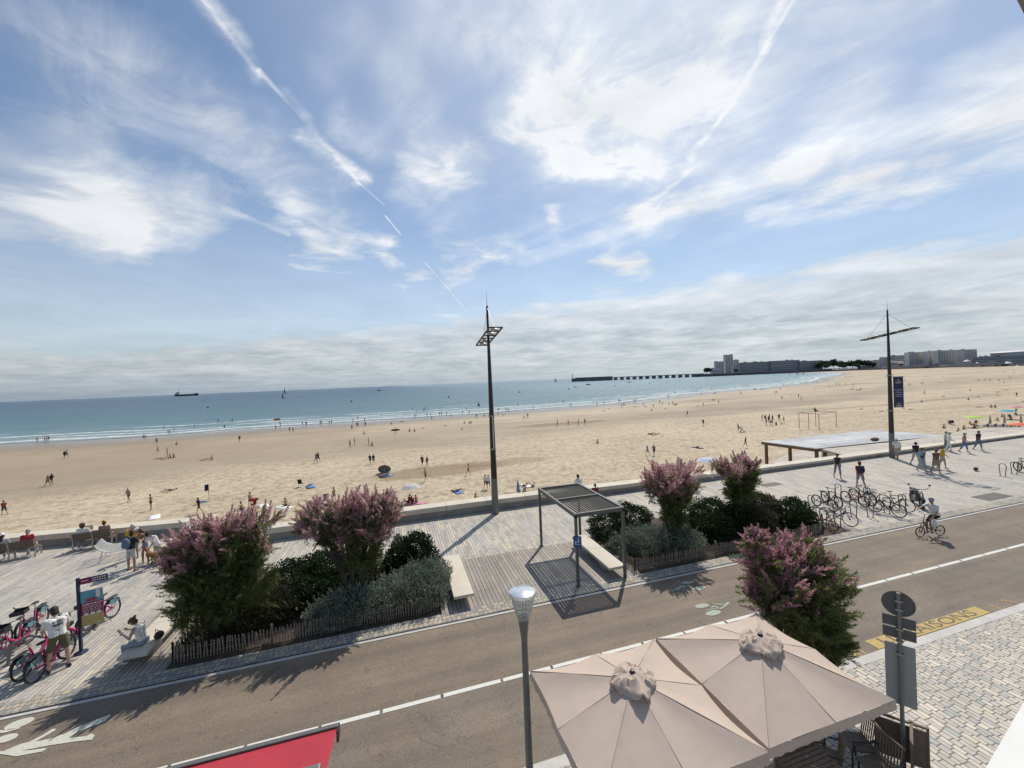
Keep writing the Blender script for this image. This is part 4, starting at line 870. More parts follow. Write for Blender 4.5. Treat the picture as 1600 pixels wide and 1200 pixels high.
# ------------------------------------------------------------------ bicycles
m_spoke=mat('spoke_steel',(.3,.3,.31),.4,.1,10,metal=.6); m_dsp=mat('dark_spokes',(.05,.05,.052),.5,.1,10,metal=.3); m_sad=mat('saddle_black',(.022,.02,.02),.55); m_teal=mat('teal_skirt',(.10,.24,.27),.4,.2,10)
m_pink=mat('pink_frame_paint',(.50,.03,.16),.35,.08); m_bredf=mat('red_frame_paint',(.4,.03,.03),.35,.08); m_bblk=mat('black_frame_paint',(.02,.02,.022),.35,.1); m_bblue=mat('blue_frame_paint',(.03,.05,.12),.35,.1); m_bgrey=mat('silver_frame_paint',(.3,.31,.32),.35,.1)
def bicycle(kind,fm,label,cat='bicycle',group=None):
    """rear hub at x=-.52, front hub x=.55, ground z=0, facing +x"""
    t=thing('hire_bicycle' if kind=='hire' else ('folding_bicycle' if kind=='fold' else 'bicycle'),label,cat,(0,0,0),0,group)
    r=.24 if kind=='fold' else (.33 if kind!='race' else .345); tw={'mtb':.034,'hire':.028,'city':.024}.get(kind,.02)
    rx,fx=(-.46,.54) if kind!='fold' else (-.42,.56)
    for x in(rx,fx):
        w=MB(); w.ring((x,0,r),r-tw*1.6,.011,'y',28,5,sx=1.3)
        for i in range(18):
            a=2*math.pi*i/18; w.tube([(x,.02*(-1)**i,r),(x+math.cos(a)*(r-.05),0,r+math.sin(a)*(r-.05))],.0022,3,caps=False)
        w.tube([(x,-.05,r),(x,.05,r)],.022,8); wo=w.build('wheel',m_spoke if kind=='hire' else m_dsp,t)
        MB().ring((x,0,r),r-tw,tw,'y',30,7).build('tyre',m_rub,wo,True)
    bb=(-.02,0,.29); sd=(-.2,0,.86); hd=(.36,0,.88); hb=(.40,0,.66)
    mb=MB()
    if kind in('hire','fold'):
        mb.tube([hb,(.3,0,.52),(.12,0,.36),bb],[.04,.045,.045,.04] if kind=='hire' else .026,8); mb.tube([bb,(-.16,0,.72)],.026 if kind=='hire' else .02,8)
        mb.tube([bb,(rx,.05,r)],.016,6); mb.tube([bb,(rx,-.05,r)],.016,6)
        if kind=='hire':
            mb.tube([(-.13,0,.62),(rx,.05,r)],.013,6); mb.tube([(-.13,0,.62),(rx,-.05,r)],.013,6); mb.box((.0,0,.29),(.2,.11,.15))
        mb.tube([(fx,.05,r),(.44,.05,.58),(.38,0,.70),(.36,0,.84)],.017,6); mb.tube([(fx,-.05,r),(.44,-.05,.58),(.38,0,.70)],.017,6)
    else:
        sp=(-.17,0,.74); ht=(.345,0,.80); 
        mb.tube([bb,sp],.022,8); mb.tube([(ht[0]+.02,0,.70),bb],.028,8)
        if kind=='city': mb.tube([(ht[0]+.01,0,.74),(.1,0,.5),(-.06,0,.42)],.017,8)
        else: mb.tube([ht,sp],.022,8)
        for y in(-.045,.045): mb.tube([bb,(rx,y,r)],.011,6); mb.tube([(-.15,0,.68),(rx,y,r)],.009,6); mb.tube([(fx,y*1.1,r),(.42,y*1.1,.60),(.37,0,.68)],.013,6)
        mb.tube([(.38,0,.66),(.335,0,.86)],.018,8)
    mb.build('frame',fm,t,True)
    mb=MB(); mb.tube([(-.165,0,.70),(-.195,0,.9)],.014,7); mb.build('seat_post',m_galv,t)
    MB().ball((-.2,0,.93),(.14,.075,.035),10).build('saddle',m_sad,t,True)
    mb=MB()
    if kind=='race': mb.tube([(.34,0,.86),(.38,0,.93)],.013,6); mb.tube([(.36,-.21,.84),(.45,-.21,.93),(.4,-.2,.94),(.38,0,.94),(.4,.2,.94),(.45,.21,.93),(.36,.21,.84)],.013,6)
    else: mb.tube([(.345,0,.84),(.33,0,1.02)],.015,6); mb.tube([(.2,-.3,1.06),(.30,-.18,1.05),(.335,0,1.02),(.30,.18,1.05),(.2,.3,1.06)],.012,6)
    h=mb.build('handlebar',m_galv if kind!='mtb' else m_black,t)
    if kind!='race':
        for y in(-.26,.26): MB().tube([(.185,y*1.16,1.062),(.27,y*.92,1.055)],.02,7).build('grip',m_black,h)
    mb=MB(); mb.ring((bb[0],.06,.29),.085,.008,'y',18,5); mb.bar((bb[0],.08,.29),(bb[0]+.15,.08,.22),.02,.015); mb.bar((bb[0],-.08,.29),(bb[0]-.15,-.08,.36),.02,.015); mb.box((bb[0]+.15,.13,.22),(.09,.09,.02)); mb.box((bb[0]-.15,-.13,.36),(.09,.09,.02)); mb.build('crankset',m_black,t)
    if kind in('hire','city'):
        mb=MB()
        for x,a0,a1 in((rx,.15,2.7),(fx,.35,2.2)):
            pts=[(x+math.cos(a0+(a1-a0)*i/9)*(r+.025),0,r+math.sin(a0+(a1-a0)*i/9)*(r+.025)) for i in range(10)]
            for p,q2 in zip(pts,pts[1:]): mb.bar(p,q2,.055,.006)
        mb.build('mudguard',m_bblk,t)
    if kind=='hire':
        mb=MB(); 
        for y in(-.06,.06): mb.prism([(0,0)],0,0) if False else mb.add([(rx-.2,y,r+.17),(rx-.16,y,r+.28),(rx+.1,y,r+.33),(rx+.16,y,r+.26),(rx+.05,y,r+.14)],[(0,1,2,3,4)])
        mb.build('skirt_guard',m_teal,t)
        mb=MB(); mb.box((rx,0,r+.37),(.42,.14,.02)); mb.bar((rx-.15,.06,r+.36),(rx,.06,r),.012,.012); mb.bar((rx-.15,-.06,r+.36),(rx,-.06,r),.012,.012); mb.build('rear_rack',m_black,t)
        mb=MB(); mb.box((.53,0,.93),(.26,.32,.02)); mb.box((.41,0,1.0),(.02,.32,.14)); mb.box((.65,0,.98),(.02,.32,.1)); mb.box((.53,.16,.98),(.26,.02,.1)); mb.box((.53,-.16,.98),(.26,.02,.1)); mb.build('basket',m_black,t)
    if kind=='city':
        b=MB()
        for z in(.78,.86,.94):
            b.tube([(.5,-.15,z),(.74,-.15,z),(.74,.15,z),(.5,.15,z),(.5,-.15,z)],.006,4)
        for x,y in((.5,-.15),(.62,-.15),(.74,-.15),(.74,0),(.74,.15),(.62,.15),(.5,.15)): b.tube([(x,y,.75),(x,y,.95)],.005,4)
        b.box((.62,0,.755),(.24,.3,.01)); b.build('wire_basket',m_black,t)
    st=MB(); st.tube([(-.1,.06,.27),(-.14,.2,.0)],.01,5); st.build('kickstand',m_galv,t)
    return t
def place(o,px,py,head,lean=0,s=1): 
    p=at(px,py); o.location=p; o.rotation_euler=(R(lean),0,R(head)); o.scale=(s,s,s); return o
HG='pink hire bicycles parked in a cluster at the left'
def place2(o,rear,front,lean=0):
    a=at(*rear); b=at(*front); c=(a+b)/2; o.location=c; o.rotation_euler=(R(lean),0,math.atan2((b-a).y,(b-a).x)); return o
hb=bicycle('hire',m_pink,'pink hire bicycle with teal rear guard, the one right of the info sign',group=HG); place2(hb,(176,965),(141,988),4)
def hire(label,a,b,lean=4):
    c=copy_tree(hb); c['label']=label; return place2(c,a,b,lean)
hire('pink hire bicycle directly behind the info sign post',(142,985),(105,1012))
hire('pink hire bicycle standing highest in the left cluster',(71,975),(37,1003))
hire('pink hire bicycle behind the docking bar, second highest at the left',(48,1003),(12,1030))
hire('pink hire bicycle cut by the left frame edge',(12,1012),(-28,1044))
hire('pink hire bicycle nearest the road, rear wheel towards us, by the man in olive shorts',(56,1066),(104,1029),-4)
hire('pink hire bicycle next to the man in olive shorts, second from the road',(34,1064),(84,1026),-5)
# dark docking bar
t=thing('bicycle_dock','grey curved docking bar between the pink hire bicycles','bike dock',at(12,1040)); mb=MB(); mb.tube([(0,0,0),(.1,0,.6),(.5,.05,.75),(.95,.1,.55),(1.05,.1,0)],.04,8); mb.build('hoop',m_grey,t,True); MB().box((.5,.05,.01),(1.3,.16,.02)).build('base_plate',m_grey,t)
# hoops
RG='grey steel bike hoops at the right'
def hoop():
    t=thing('bike_hoop','x','bike rack',(0,0,0),0,RG); w=.16; mb=MB()
    pts=[(-.11,0,0),(-w,0,.62)]+[(-w*math.cos(a),0,.70+.15*math.sin(a)) for a in [math.pi*i/8 for i in range(9)]]+[(w,0,.62),(.11,0,0)]
    mb.tube(pts,.024,8); mb.build('hoop',m_grey,t,True); mb=MB(); mb.box((-.11,0,.006),(.12,.12,.01)); mb.box((.11,0,.006),(.12,.12,.01)); mb.build('base_plate',m_grey,t); return t
h0=hoop()
HP=[(1239,801,'lone steel bike hoop left of all parked bicycles, beside the dark shrub'),(1268,798,'steel bike hoop behind the black mountain bikes'),(1287,822,'steel bike hoop holding the small red folding bike'),(1309,822,'steel bike hoop against the dark blue bicycle'),(1310,778,'steel bike hoop at the left end of the red bicycle'),(1355,784,'rearmost steel bike hoop, right of the red bicycle'),(1334,808,'empty steel bike hoop between the blue and the basket bicycles'),(1360,808,'steel bike hoop left of the bicycle with the basket'),(1386,802,'steel bike hoop in the middle of the two city bicycles'),(1410,797,'steel bike hoop nearest the motorbike'),(1567,744,'empty steel bike hoop at the far right, left of its neighbours'),(1585,741,'steel bike hoop holding a bicycle at the right frame edge'),(1597,739,'steel bike hoop cut by the right frame edge')]
for i,(px,py,l) in enumerate(HP):
    o=h0 if i==0 else copy_tree(h0); o['label']=l; o.location=at(px,py); o.rotation_euler=(0,0,R(96))
BG='assorted bicycles locked to the hoops at the right'
place2(bicycle('mtb',m_bblk,'black mountain bicycle behind the other black one at the racks',group=BG),(1285,783),(1314,795),3)
place2(bicycle('mtb',m_bblk,'black mountain bicycle with its front wheel towards the road',group=BG),(1270,789),(1305,801),-3)
place2(bicycle('mtb',m_bredf,'red framed bicycle in the rear row of the racks',group=BG),(1320,784),(1351,793),3)
place2(bicycle('city',m_bblk,'dark bicycle leaning on the red framed one in the rear row',group=BG),(1331,781),(1360,790),-5)
place2(bicycle('fold',m_bredf,'small red folding bicycle nearest the planted bed',group=BG),(1268,819),(1298,828),3)
place2(bicycle('race',m_bblue,'dark blue bicycle in the front row beside the red folding one',group=BG),(1290,813),(1327,822.5),-3)
place2(bicycle('city',m_bblk,'black city bicycle with a front basket turned to the left',group=BG),(1407,809),(1368,800),3)
place2(bicycle('race',m_bblk,'slim black bicycle with its front wheel nearest the road beside the basket bicycle',group=BG),(1380,792),(1416,800),-2)
place2(bicycle('mtb',m_bblk,'dark bicycle at the right frame edge locked to the end hoops',group=BG),(1586,735),(1616,742),3)
# motorbike
def motorbike(p,head):
    t=thing('motorcycle','black vintage style motorcycle parked right of the bicycles','motorcycle',p,R(head))
    for x in(-.68,.72):
        w=MB(); w.ring((x,0,.31),.2,.02,'y',24,6)
        for i in range(14): a=2*math.pi*i/14; w.tube([(x,.03*(-1)**i,.31),(x+.2*math.cos(a),0,.31+.2*math.sin(a))],.004,3,caps=False)
        w.tube([(x,-.08,.31),(x,.08,.31)],.05,8); wo=w.build('wheel',m_galv,t); MB().ring((x,0,.31),.25,.06,'y',26,8).build('tyre',m_rub,wo,True)
    MB().ball((.12,0,.82),(.27,.15,.14),12).build('fuel_tank',m_black,t,True)
    MB().box((-.38,0,.80),(.62,.24,.1)).build('seat',m_sad,t,bevel=.03)
    mb=MB(); mb.box((.05,0,.42),(.36,.28,.3)); mb.box((.1,0,.62),(.2,.22,.16)); mb.build('engine',m_grey,t,bevel=.02)
    mb=MB(); mb.tube([(.1,.16,.4),(-.2,.19,.3),(-.8,.2,.36)],[.03,.035,.05],8); mb.build('exhaust_pipe',m_galv,t,True)
    mb=MB()
    for y in(-.09,.09): mb.tube([(.72,y,.31),(.46,y,.92)],.03,8)
    mb.tube([(.4,-.36,1.06),(.44,-.1,1.0),(.44,.1,1.0),(.4,.36,1.06)],.016,7); mb.build('fork',m_black,t)
    MB().ball((.56,0,.88),(.08,.1,.1),12).build('headlight',m_refl,t,True)
    for y in(-.4,.4): MB().tube([(.42,y*.8,1.05),(.38,y*1.05,1.22)],.008,5).build('mirror_stem',m_black,t); MB().ball((.38,y*1.05,1.24),(.02,.06,.045),8).build('mirror',m_black,t,True)
    mb=MB(); mb.tube([(-.3,0,.75),(.3,0,.7),(.44,0,.85)],.025,7); mb.tube([(-.3,0,.75),(-.68,.1,.31)],.022,7); mb.tube([(-.3,0,.75),(-.68,-.1,.31)],.022,7); mb.tube([(.3,0,.7),(.2,0,.3),(-.3,0,.3),(-.68,0,.33)],.022,7); mb.build('frame',m_black,t)
    for x,a0,a1 in((-.68,.6,2.4),(.72,.5,2.0)):
        mb=MB(); pts=[(x+.36*math.cos(a0+(a1-a0)*i/6),0,.31+.36*math.sin(a0+(a1-a0)*i/6)) for i in range(7)]
        for a,b in zip(pts,pts[1:]): mb.bar(a,b,.13,.012)
        mb.build('mudguard',m_black,t)
    return t
motorbike((at(1425,784)+at(1441,796))/2,math.degrees(math.atan2((at(1441,796)-at(1425,784)).y,(at(1441,796)-at(1425,784)).x)))
# ------------------------------------------------------------------ people
m_skin=mat('skin_tanned',(.36,.20,.13),.55,.08,6); m_skin2=mat('skin_pale',(.50,.31,.22),.55,.08,6)
def cloth(n,c,v=.12): return mat('cloth_'+n,c,.85,v,5,.3,30)
CL={k:cloth(k,c) for k,c in dict(white=(.74,.73,.70),black=(.018,.018,.02),navy=(.02,.03,.07),grey=(.22,.22,.23),lightgrey=(.45,.45,.45),red=(.38,.03,.03),olive=(.10,.105,.045),denim=(.14,.20,.30),paleblue=(.30,.42,.50),bluegrey=(.26,.29,.34),pink=(.5,.25,.25),yellow=(.62,.38,.03),beige=(.45,.38,.29),brown=(.16,.085,.05),maroon=(.18,.03,.035),teal=(.05,.2,.22),khaki=(.30,.26,.18)).items()}
m_hair=mat('hair_dark',(.018,.012,.01),.6,.2,20); m_hairb=mat('hair_brown',(.07,.035,.02),.6,.2,20); m_hairg=mat('hair_grey',(.28,.27,.26),.7,.1,20)
def ori(a): return Vector((math.sin(a),0,-math.cos(a)))
def skeleton(p):
    """returns prims (a,b,ra,rb,tag); forward +x, left +y; feet on z=0 unless p['seat']"""
    P=[]; wear=p.get('top','tee'); bot=p.get('bottom','shorts'); det=p.get('detail',False)
    hip=Vector((0,0,0)); lean=R(p.get('lean',0)); up=Vector((math.sin(lean),0,math.cos(lean)))
    fw=Vector((math.cos(lean),0,-math.sin(lean)))
    bf=p.get('bulk',1.0)
    feet=[]
    for sd,key in((1,'L'),(-1,'R')):
        a,k,ab=(list(p.get(key,(0,0,4)))+[4])[:3]; a=R(a);k=R(k);ab=R(ab)
        h=hip+Vector((0,sd*.09,0)); th=(ori(a)*math.cos(ab)+Vector((0,sd*math.sin(ab),0))).normalized(); kn=h+th*.43
        sh=(ori(a-k)*math.cos(ab*.4)+Vector((0,sd*math.sin(ab*.4),0))).normalized(); an=kn+sh*.42
        fd=Vector((-sh.z,0,sh.x)).normalized() if not p.get('point') else (sh*.8+Vector((-sh.z,0,sh.x))*.6).normalized()
        mid=h+th*.25; m2=h+th*.36
        if bot in('shorts','trunks'):
            cut={'shorts':.30,'trunks':.17}[bot]; c=h+th*cut
            P.append((h,c,.098*bf,.088*bf,'bottom')); P.append((c-th*.02,kn,.068*bf,.054,'skin')); 
        elif bot=='skirt': c=h+th*.34; P.append((h,c,.11*bf,.10*bf,'bottom')); P.append((c,kn,.06,.054,'skin'))
        elif bot in('pants','capri'): P.append((h,kn,.095*bf,.072*bf,'bottom'))
        else: P.append((h,kn,.085*bf,.055,'skin'))
        if bot=='pants': P.append((kn,an-sh*.03,.07,.06,'bottom'))
        elif bot=='capri': P.append((kn,kn+sh*.2,.072,.07,'bottom')); P.append((kn+sh*.15,an,.045,.036,'skin'))
        else: P.append((kn,kn+sh*.14,.053,.056,'skin')); P.append((kn+sh*.14,an,.056,.034,'skin'))
        ft='shoe' if p.get('shoes',True) else 'skin'
        heel=an+sh*.055-fd*.045; toe=an+sh*.062+fd*.15; P.append((heel,toe,.037,.03,ft)); P.append((an,an+sh*.05,.034,.036,ft)); feet.append((an+sh*.062).z-.035); feet.append(toe.z-.03)
    ww=.024 if wear in('tee','long','dress','jacket') else 0
    tt='skin' if wear=='none' else 'top'
    P.append((hip+Vector((0,.05,.01)),hip+Vector((0,-.05,.01)),.115*bf,.115*bf,'bottom' if bot!='none' else tt))
    sp=hip+up*.20; ch=hip+up*.38; nk=hip+up*.52
    for s2 in(1,-1):
        P.append((hip+Vector((0,s2*.055,0))+up*.08,sp+Vector((0,s2*.055,0)),(.10+ww)*bf,(.093+ww)*bf,tt)); P.append((sp+Vector((0,s2*.055,0)),ch+Vector((0,s2*.085,0)),(.093+ww)*bf,(.10+ww)*bf,tt))
        P.append((ch+Vector((0,s2*.06,0)),hip+up*.475+Vector((0,s2*.13,0)),.08+ww*.7,.055+ww*.6,tt))
    P.append((ch,nk-up*.02,.09,.05,tt)); nod=R(p.get('nod',0)); hu=Vector((math.sin(lean*.5+nod),0,math.cos(lean*.5+nod))); hf=Vector((hu.z,0,-hu.x))
    P.append((nk-up*.03,nk+hu*.07,.052,.05,'skin'))
    hc=nk+hu*.16+hf*.02; P.append((hc-hu*.045+hf*.012,hc+hu*.045,.075,.085,'skin')); P.append((hc-hu*.07+hf*.03,hc-hu*.02+hf*.05,.045,.05,'skin'))
    P.append((hc+hf*.085-hu*.02,hc+hf*.1-hu*.03,.014,.016,'skin'))
    for s2 in(1,-1): P.append((hc+Vector((0,s2*.083,0))-hu*.02,hc+Vector((0,s2*.085,0))+hu*.02,.014,.017,'skin'))
    hair=p.get('hair','short')
    if hair!='bald':
        P.append((hc+hu*.05-hf*.02,hc+hu*.045+hf*.02,.09,.084,'hair')); P.append((hc-hf*.035-hu*.04,hc-hf*.03+hu*.03,.075,.085,'hair'))
    if hair=='long': P.append((hc-hf*.06,hc-hf*.09-hu*.2,.075,.06,'hair')); 
    if hair=='curly': P.append((hc-hf*.03+hu*.03,hc-hf*.03-hu*.02,.125,.12,'hair'))
    if hair=='bun': P.append((hc-hf*.1+hu*.06,hc-hf*.16+hu*.07,.045,.035,'hair'))
    hat=p.get('hat')
    if hat: P.append((hc+hu*.065-hf*.01,hc+hu*.07+hf*.02,.095,.09,'hat'))
    if hat=='cap': P.append((hc+hu*.05+hf*.08,hc+hu*.03+hf*.16,.03,.018,'hat'))
    if hat=='brim':
        for i in range(10):
            a=2*math.pi*i/10; e=hc+hu*.055+(hf*math.cos(a)+Vector((0,math.sin(a),0)))*.17; P.append((hc+hu*.06,e,.022,.016,'hat'))
    hands=[]
    for sd,key in((1,'LA'),(-1,'RA')):
        s_,e_,ab,inn=(list(p.get(key,(8,12,8)))+[8,12,8,0][len(p.get(key,(8,12,8))):])[:4]; s_=R(s_);e_=R(e_);ab=R(ab);inn=R(inn)
        sh=hip+up*.475+Vector((0,sd*.185,0)); ud=(ori(s_+ (lean*-.0))*math.cos(ab)+Vector((0,sd*math.sin(ab),0))).normalized(); el=sh+ud*.28
        fd=(ori(s_+e_)*math.cos(inn)+Vector((0,-sd*math.sin(inn),0))).normalized(); wr=el+fd*.245
        if wear in('tee','dress'): P.append((sh,sh+ud*.17,.066,.066,'top')); P.append((sh+ud*.12,el,.043,.037,'skin'))
        elif wear in('long','jacket'): P.append((sh,el,.064,.052,'top')); 
        else: P.append((sh,el,.052,.037,'skin'))
        P.append((el,wr,.038 if wear not in('long','jacket') else .048,.025 if wear not in('long','jacket') else .036,'skin' if wear not in('long','jacket') else 'top'))
        side=fd.cross(Vector((0,1,0))).normalized() if abs(fd.y)<.9 else Vector((1,0,0)); side=-side if side.dot(Vector((1,0,0)))<0 else side
        pm=wr+fd*.075; P.append((wr,pm,.024,.032,'skin')); hands.append((wr,fd,side,sd))
        if det:
            nrm=Vector((0,-sd,0))
            for f,(o_,L) in enumerate(((.032,.068),(.011,.08),(-.011,.075),(-.031,.058))):
                b=pm+fd*.01+side*o_; m_=b+(fd*.9+nrm*.25+side*o_*2).normalized()*L*.55; P.append((b,m_,.0115,.0105,'skin')); P.append((m_,m_+(fd*.55+nrm*.8).normalized()*L*.45,.0105,.009,'skin'))
            b=wr+fd*.03+side*.025; P.append((b,b+(side*.8+fd*.6).normalized()*.045,.014,.012,'skin')); P.append((b+(side*.8+fd*.6).normalized()*.045,b+(side*.5+fd*.85).normalized()*.08,.012,.010,'skin'))
        else: P.append((pm,pm+fd*.06,.026,.016,'skin'))
    if wear=='dress': 
        P.append((hip+up*.02,hip+Vector((.02,0,-.34)),.15,.19,'top'))
    if bot=='skirt': P.append((hip,hip+Vector((0,0,-.2)),.13,.15,'bottom'))
    if p.get('belly'): P.append((hip+up*.12+fw*.07,hip+up*.2+fw*.06,.1,.09,tt))
    if 'seat' in p: dz=p['seat']+.10
    else: dz=-min(feet)
    if p.get('lie'):
        M=Matrix.Rotation(R(90*p['lie']),4,'Y'); 
        P=[(M@a,M@b,ra,rb,t) for a,b,ra,rb,t in P]; dz=-min(min(a.z-ra,b.z-rb) for a,b,ra,rb,t in P)
        hands=[(M@a,M@b,c,d) for a,b,c,d in hands]; hc=M@hc; nk=M@nk
    o=Vector((0,0,dz)); return [(a+o,b+o,ra,rb,t) for a,b,ra,rb,t in P],dict(hc=hc+o,hu=hu,hf=hf,nk=nk+o,hip=hip+o,up=up,fw=fw,hands=[(a+o,b,c,d) for a,b,c,d in hands])
TAGS=['skin','top','bottom','hair','shoe','hat']
def figure_mesh(name,p,voxel):
    prims,info=skeleton(p); mb=MB()
    for a,b,ra,rb,t in prims:
        d=(b-a); L=d.length; d=d/L if L>1e-6 else Vector((0,0,1)); pts=[];rad=[]
        for k in range(4): q=math.pi/2*k/3.999; pts.append(a-d*ra*math.cos(q)); rad.append(max(.003,ra*math.sin(q)))
        for k in range(4): q=math.pi/2*(3-k)/3.999; pts.append(b+d*rb*math.cos(q)); rad.append(max(.003,rb*math.sin(q)))
        mb.tube(pts,rad,10)
    me=bpy.data.meshes.new(name); me.from_pydata(mb.v,[],mb.f); o=bpy.data.objects.new('tmp',me); col.objects.link(o)
    md=o.modifiers.new('r','REMESH'); md.mode='VOXEL'; md.voxel_size=voxel; md.use_smooth_shade=True
    sm=o.modifiers.new('s','SMOOTH'); sm.factor=.5; sm.iterations=2 if not p.get('detail') else 1
    dg=bpy.context.evaluated_depsgraph_get(); dg.update(); out=bpy.data.meshes.new_from_object(o.evaluated_get(dg)); bpy.data.objects.remove(o); out.name=name
    n=len(out.polygons); C=np.zeros(n*3,np.float32); out.polygons.foreach_get('center',C); C=C.reshape(-1,3)
    best=np.full(n,9.); bi=np.zeros(n,np.int32)
    for a,b,ra,rb,t in prims:
        a_=np.array(a);d=np.array(b)-a_; l2=max(d@d,1e-9); u=np.clip((C-a_)@d/l2,0,1); dist=np.linalg.norm(C-a_-u[:,None]*d,axis=1)-(ra+(rb-ra)*u)
        if t in('top','bottom','hair','hat'): dist=dist-.006
        w=dist<best; best[w]=dist[w]; bi[w]=TAGS.index(t)
    out.materials.clear()
    for k in range(6): out.materials.append(m_skin)
    out.polygons.foreach_set('material_index',bi); out.update(); return out,info
def dress(o,ms):
    for i,mm in enumerate(ms): o.material_slots[i].link='OBJECT'; o.material_slots[i].material=mm
def mats_of(top,bottom,hair=m_hair,shoe='black',hat='white',skin=m_skin):
    g=lambda k: CL[k] if isinstance(k,str) else k
    return [skin,g(top),g(bottom),hair,g(shoe),g(hat)]
def person(label,pos,head,p,ms,group=None,voxel=.022,scale=1.0):
    me,info=figure_mesh('person',p,voxel); o=bpy.data.objects.new('person',me); col.objects.link(o); o.location=pos; o.rotation_euler=(0,0,R(head)); o.scale=(scale,)*3
    dress(o,ms); tag(o,label,'person',group); return o,info
def holds(o,name,mb,mt,label,cat,smooth=True):
    h=mb.build(name,mt,None,smooth); h.location=o.location; h.rotation_euler=o.rotation_euler; h.scale=o.scale; tag(h,label,cat); return h
def backpack(o,info,mt,label):
    c=info['nk']-info['up']*.2-info['fw']*.2; mb=MB(); mb.ball(c,(.13,.16,.23),12); mb.ball(c-info['up']*.08-info['fw']*.08,(.07,.12,.12),10)
    for s in(-1,1): mb.tube([c+info['up']*.2+Vector((.04,s*.1,0)),info['nk']+Vector((.02,s*.12,-.02)),info['nk']+info['fw']*.12-info['up']*.15+Vector((0,s*.12,0)),c-info['up']*.15+info['fw']*.1+Vector((0,s*.15,0))],.018,6)
    return holds(o,'backpack',mb,mt,label,'backpack')
# --- man at the pink bikes
o,i=person('man in white printed t-shirt and olive shorts bending over a pink bike',at(93,1047),135,dict(detail=True,lean=12,nod=25,L=(6,4,9),R=(-2,0,9),LA=(26,22,10,8),RA=(12,18,14,5),top='tee',bottom='shorts',hat='cap',hair='short',bulk=1.08),mats_of('white','olive',m_hair,'black','black',m_skin2),voxel=.0085,scale=1.04)
mb=MB(); rg=random.Random(3)
for k,(z,w) in enumerate(((.44,.22),(.41,.2),(.385,.16),(.33,.2),(.31,.14),(.18,.09))):
    c=i['hip']+i['up']*z-i['fw']*(.128 if z>.3 else .125); mb.box(c,(.006,w,.012 if k!=3 else .03),ry=R(14))
pr=mb.build('shirt_print',m_black,o)
# --- woman on the long bench
bp=Vector((-7.5,14.45,.45))
o,i=person('woman with dark ponytail in white top and pale blue trousers sitting looking at her phone',(bp.x,bp.y,0),172,dict(detail=True,seat=.43,lean=14,nod=38,L=(84,88,5),R=(80,80,5),LA=(22,95,4,18),RA=(24,92,4,12),top='tank',bottom='pants',hair='bun'),mats_of('white','bluegrey',m_hairb,'white','white',m_skin2),voxel=.0085)
w=i['hands'][0]; ph=MB().box(w[0]+w[1]*.13+Vector((.0,.0,.03)),(.012,.075,.15),ry=R(40)); holds(o,'smartphone',ph,m_black,'black smartphone in the hands of the woman on the long bench','phone',False)
t=thing('handbag','black shoulder bag lying on the long bench behind the seated woman','bag',(bp.x+.33,bp.y+.12,.45)); MB().ball((0,0,.11),(.12,.15,.11),12).build('body',m_sad,t,True); MB().tube([(-.02,-.1,.17),(-.08,-.02,.3),(-.02,.1,.17)],.01,6).build('strap',m_sad,t)
# --- group by the stairs
o,i=person('man with blue backpack, black t-shirt and pale grey shorts seen from behind',at(206,892),70,dict(detail=True,lean=2,nod=15,L=(2,0,8),R=(-2,0,8),LA=(25,70,10,20),RA=(25,75,14,20),top='tee',bottom='shorts',hair='short',shoes=True),mats_of('black','lightgrey',m_hair,'brown','black'),voxel=.011,scale=1.03)
backpack(o,i,cloth('bluepack',(.10,.15,.24)),'blue backpack on the man in black t-shirt')
o,i=person('woman in white cap, rust top and denim shorts stroking the dog',at(228,879),-150,dict(lean=14,nod=25,L=(14,14,6),R=(-14,6,6),LA=(45,40,6,12),RA=(40,45,6,12),top='tank',bottom='trunks',hair='long',hat='cap'),mats_of('brown','denim',m_hairb,'beige','white'),voxel=.013)
o,i=person('man in white t-shirt and beige shorts bending down beside the handrail',at(247,884),-120,dict(lean=24,nod=30,L=(18,12,7),R=(-6,8,7),LA=(28,12,6),RA=(30,14,6),top='tee',bottom='shorts',hair='short'),mats_of('white','beige',m_hair,'black'),voxel=.013,scale=1.02)
o,i=person('person in grey cap and orange yellow shirt behind the man with the backpack',at(209,872),-60,dict(lean=10,nod=15,L=(4,0,5),R=(-4,0,5),LA=(30,60,8,10),RA=(30,60,8,10),top='tee',bottom='shorts',hat='cap'),mats_of('yellow','grey',m_hairg,'black','lightgrey'),voxel=.018,scale=.97)
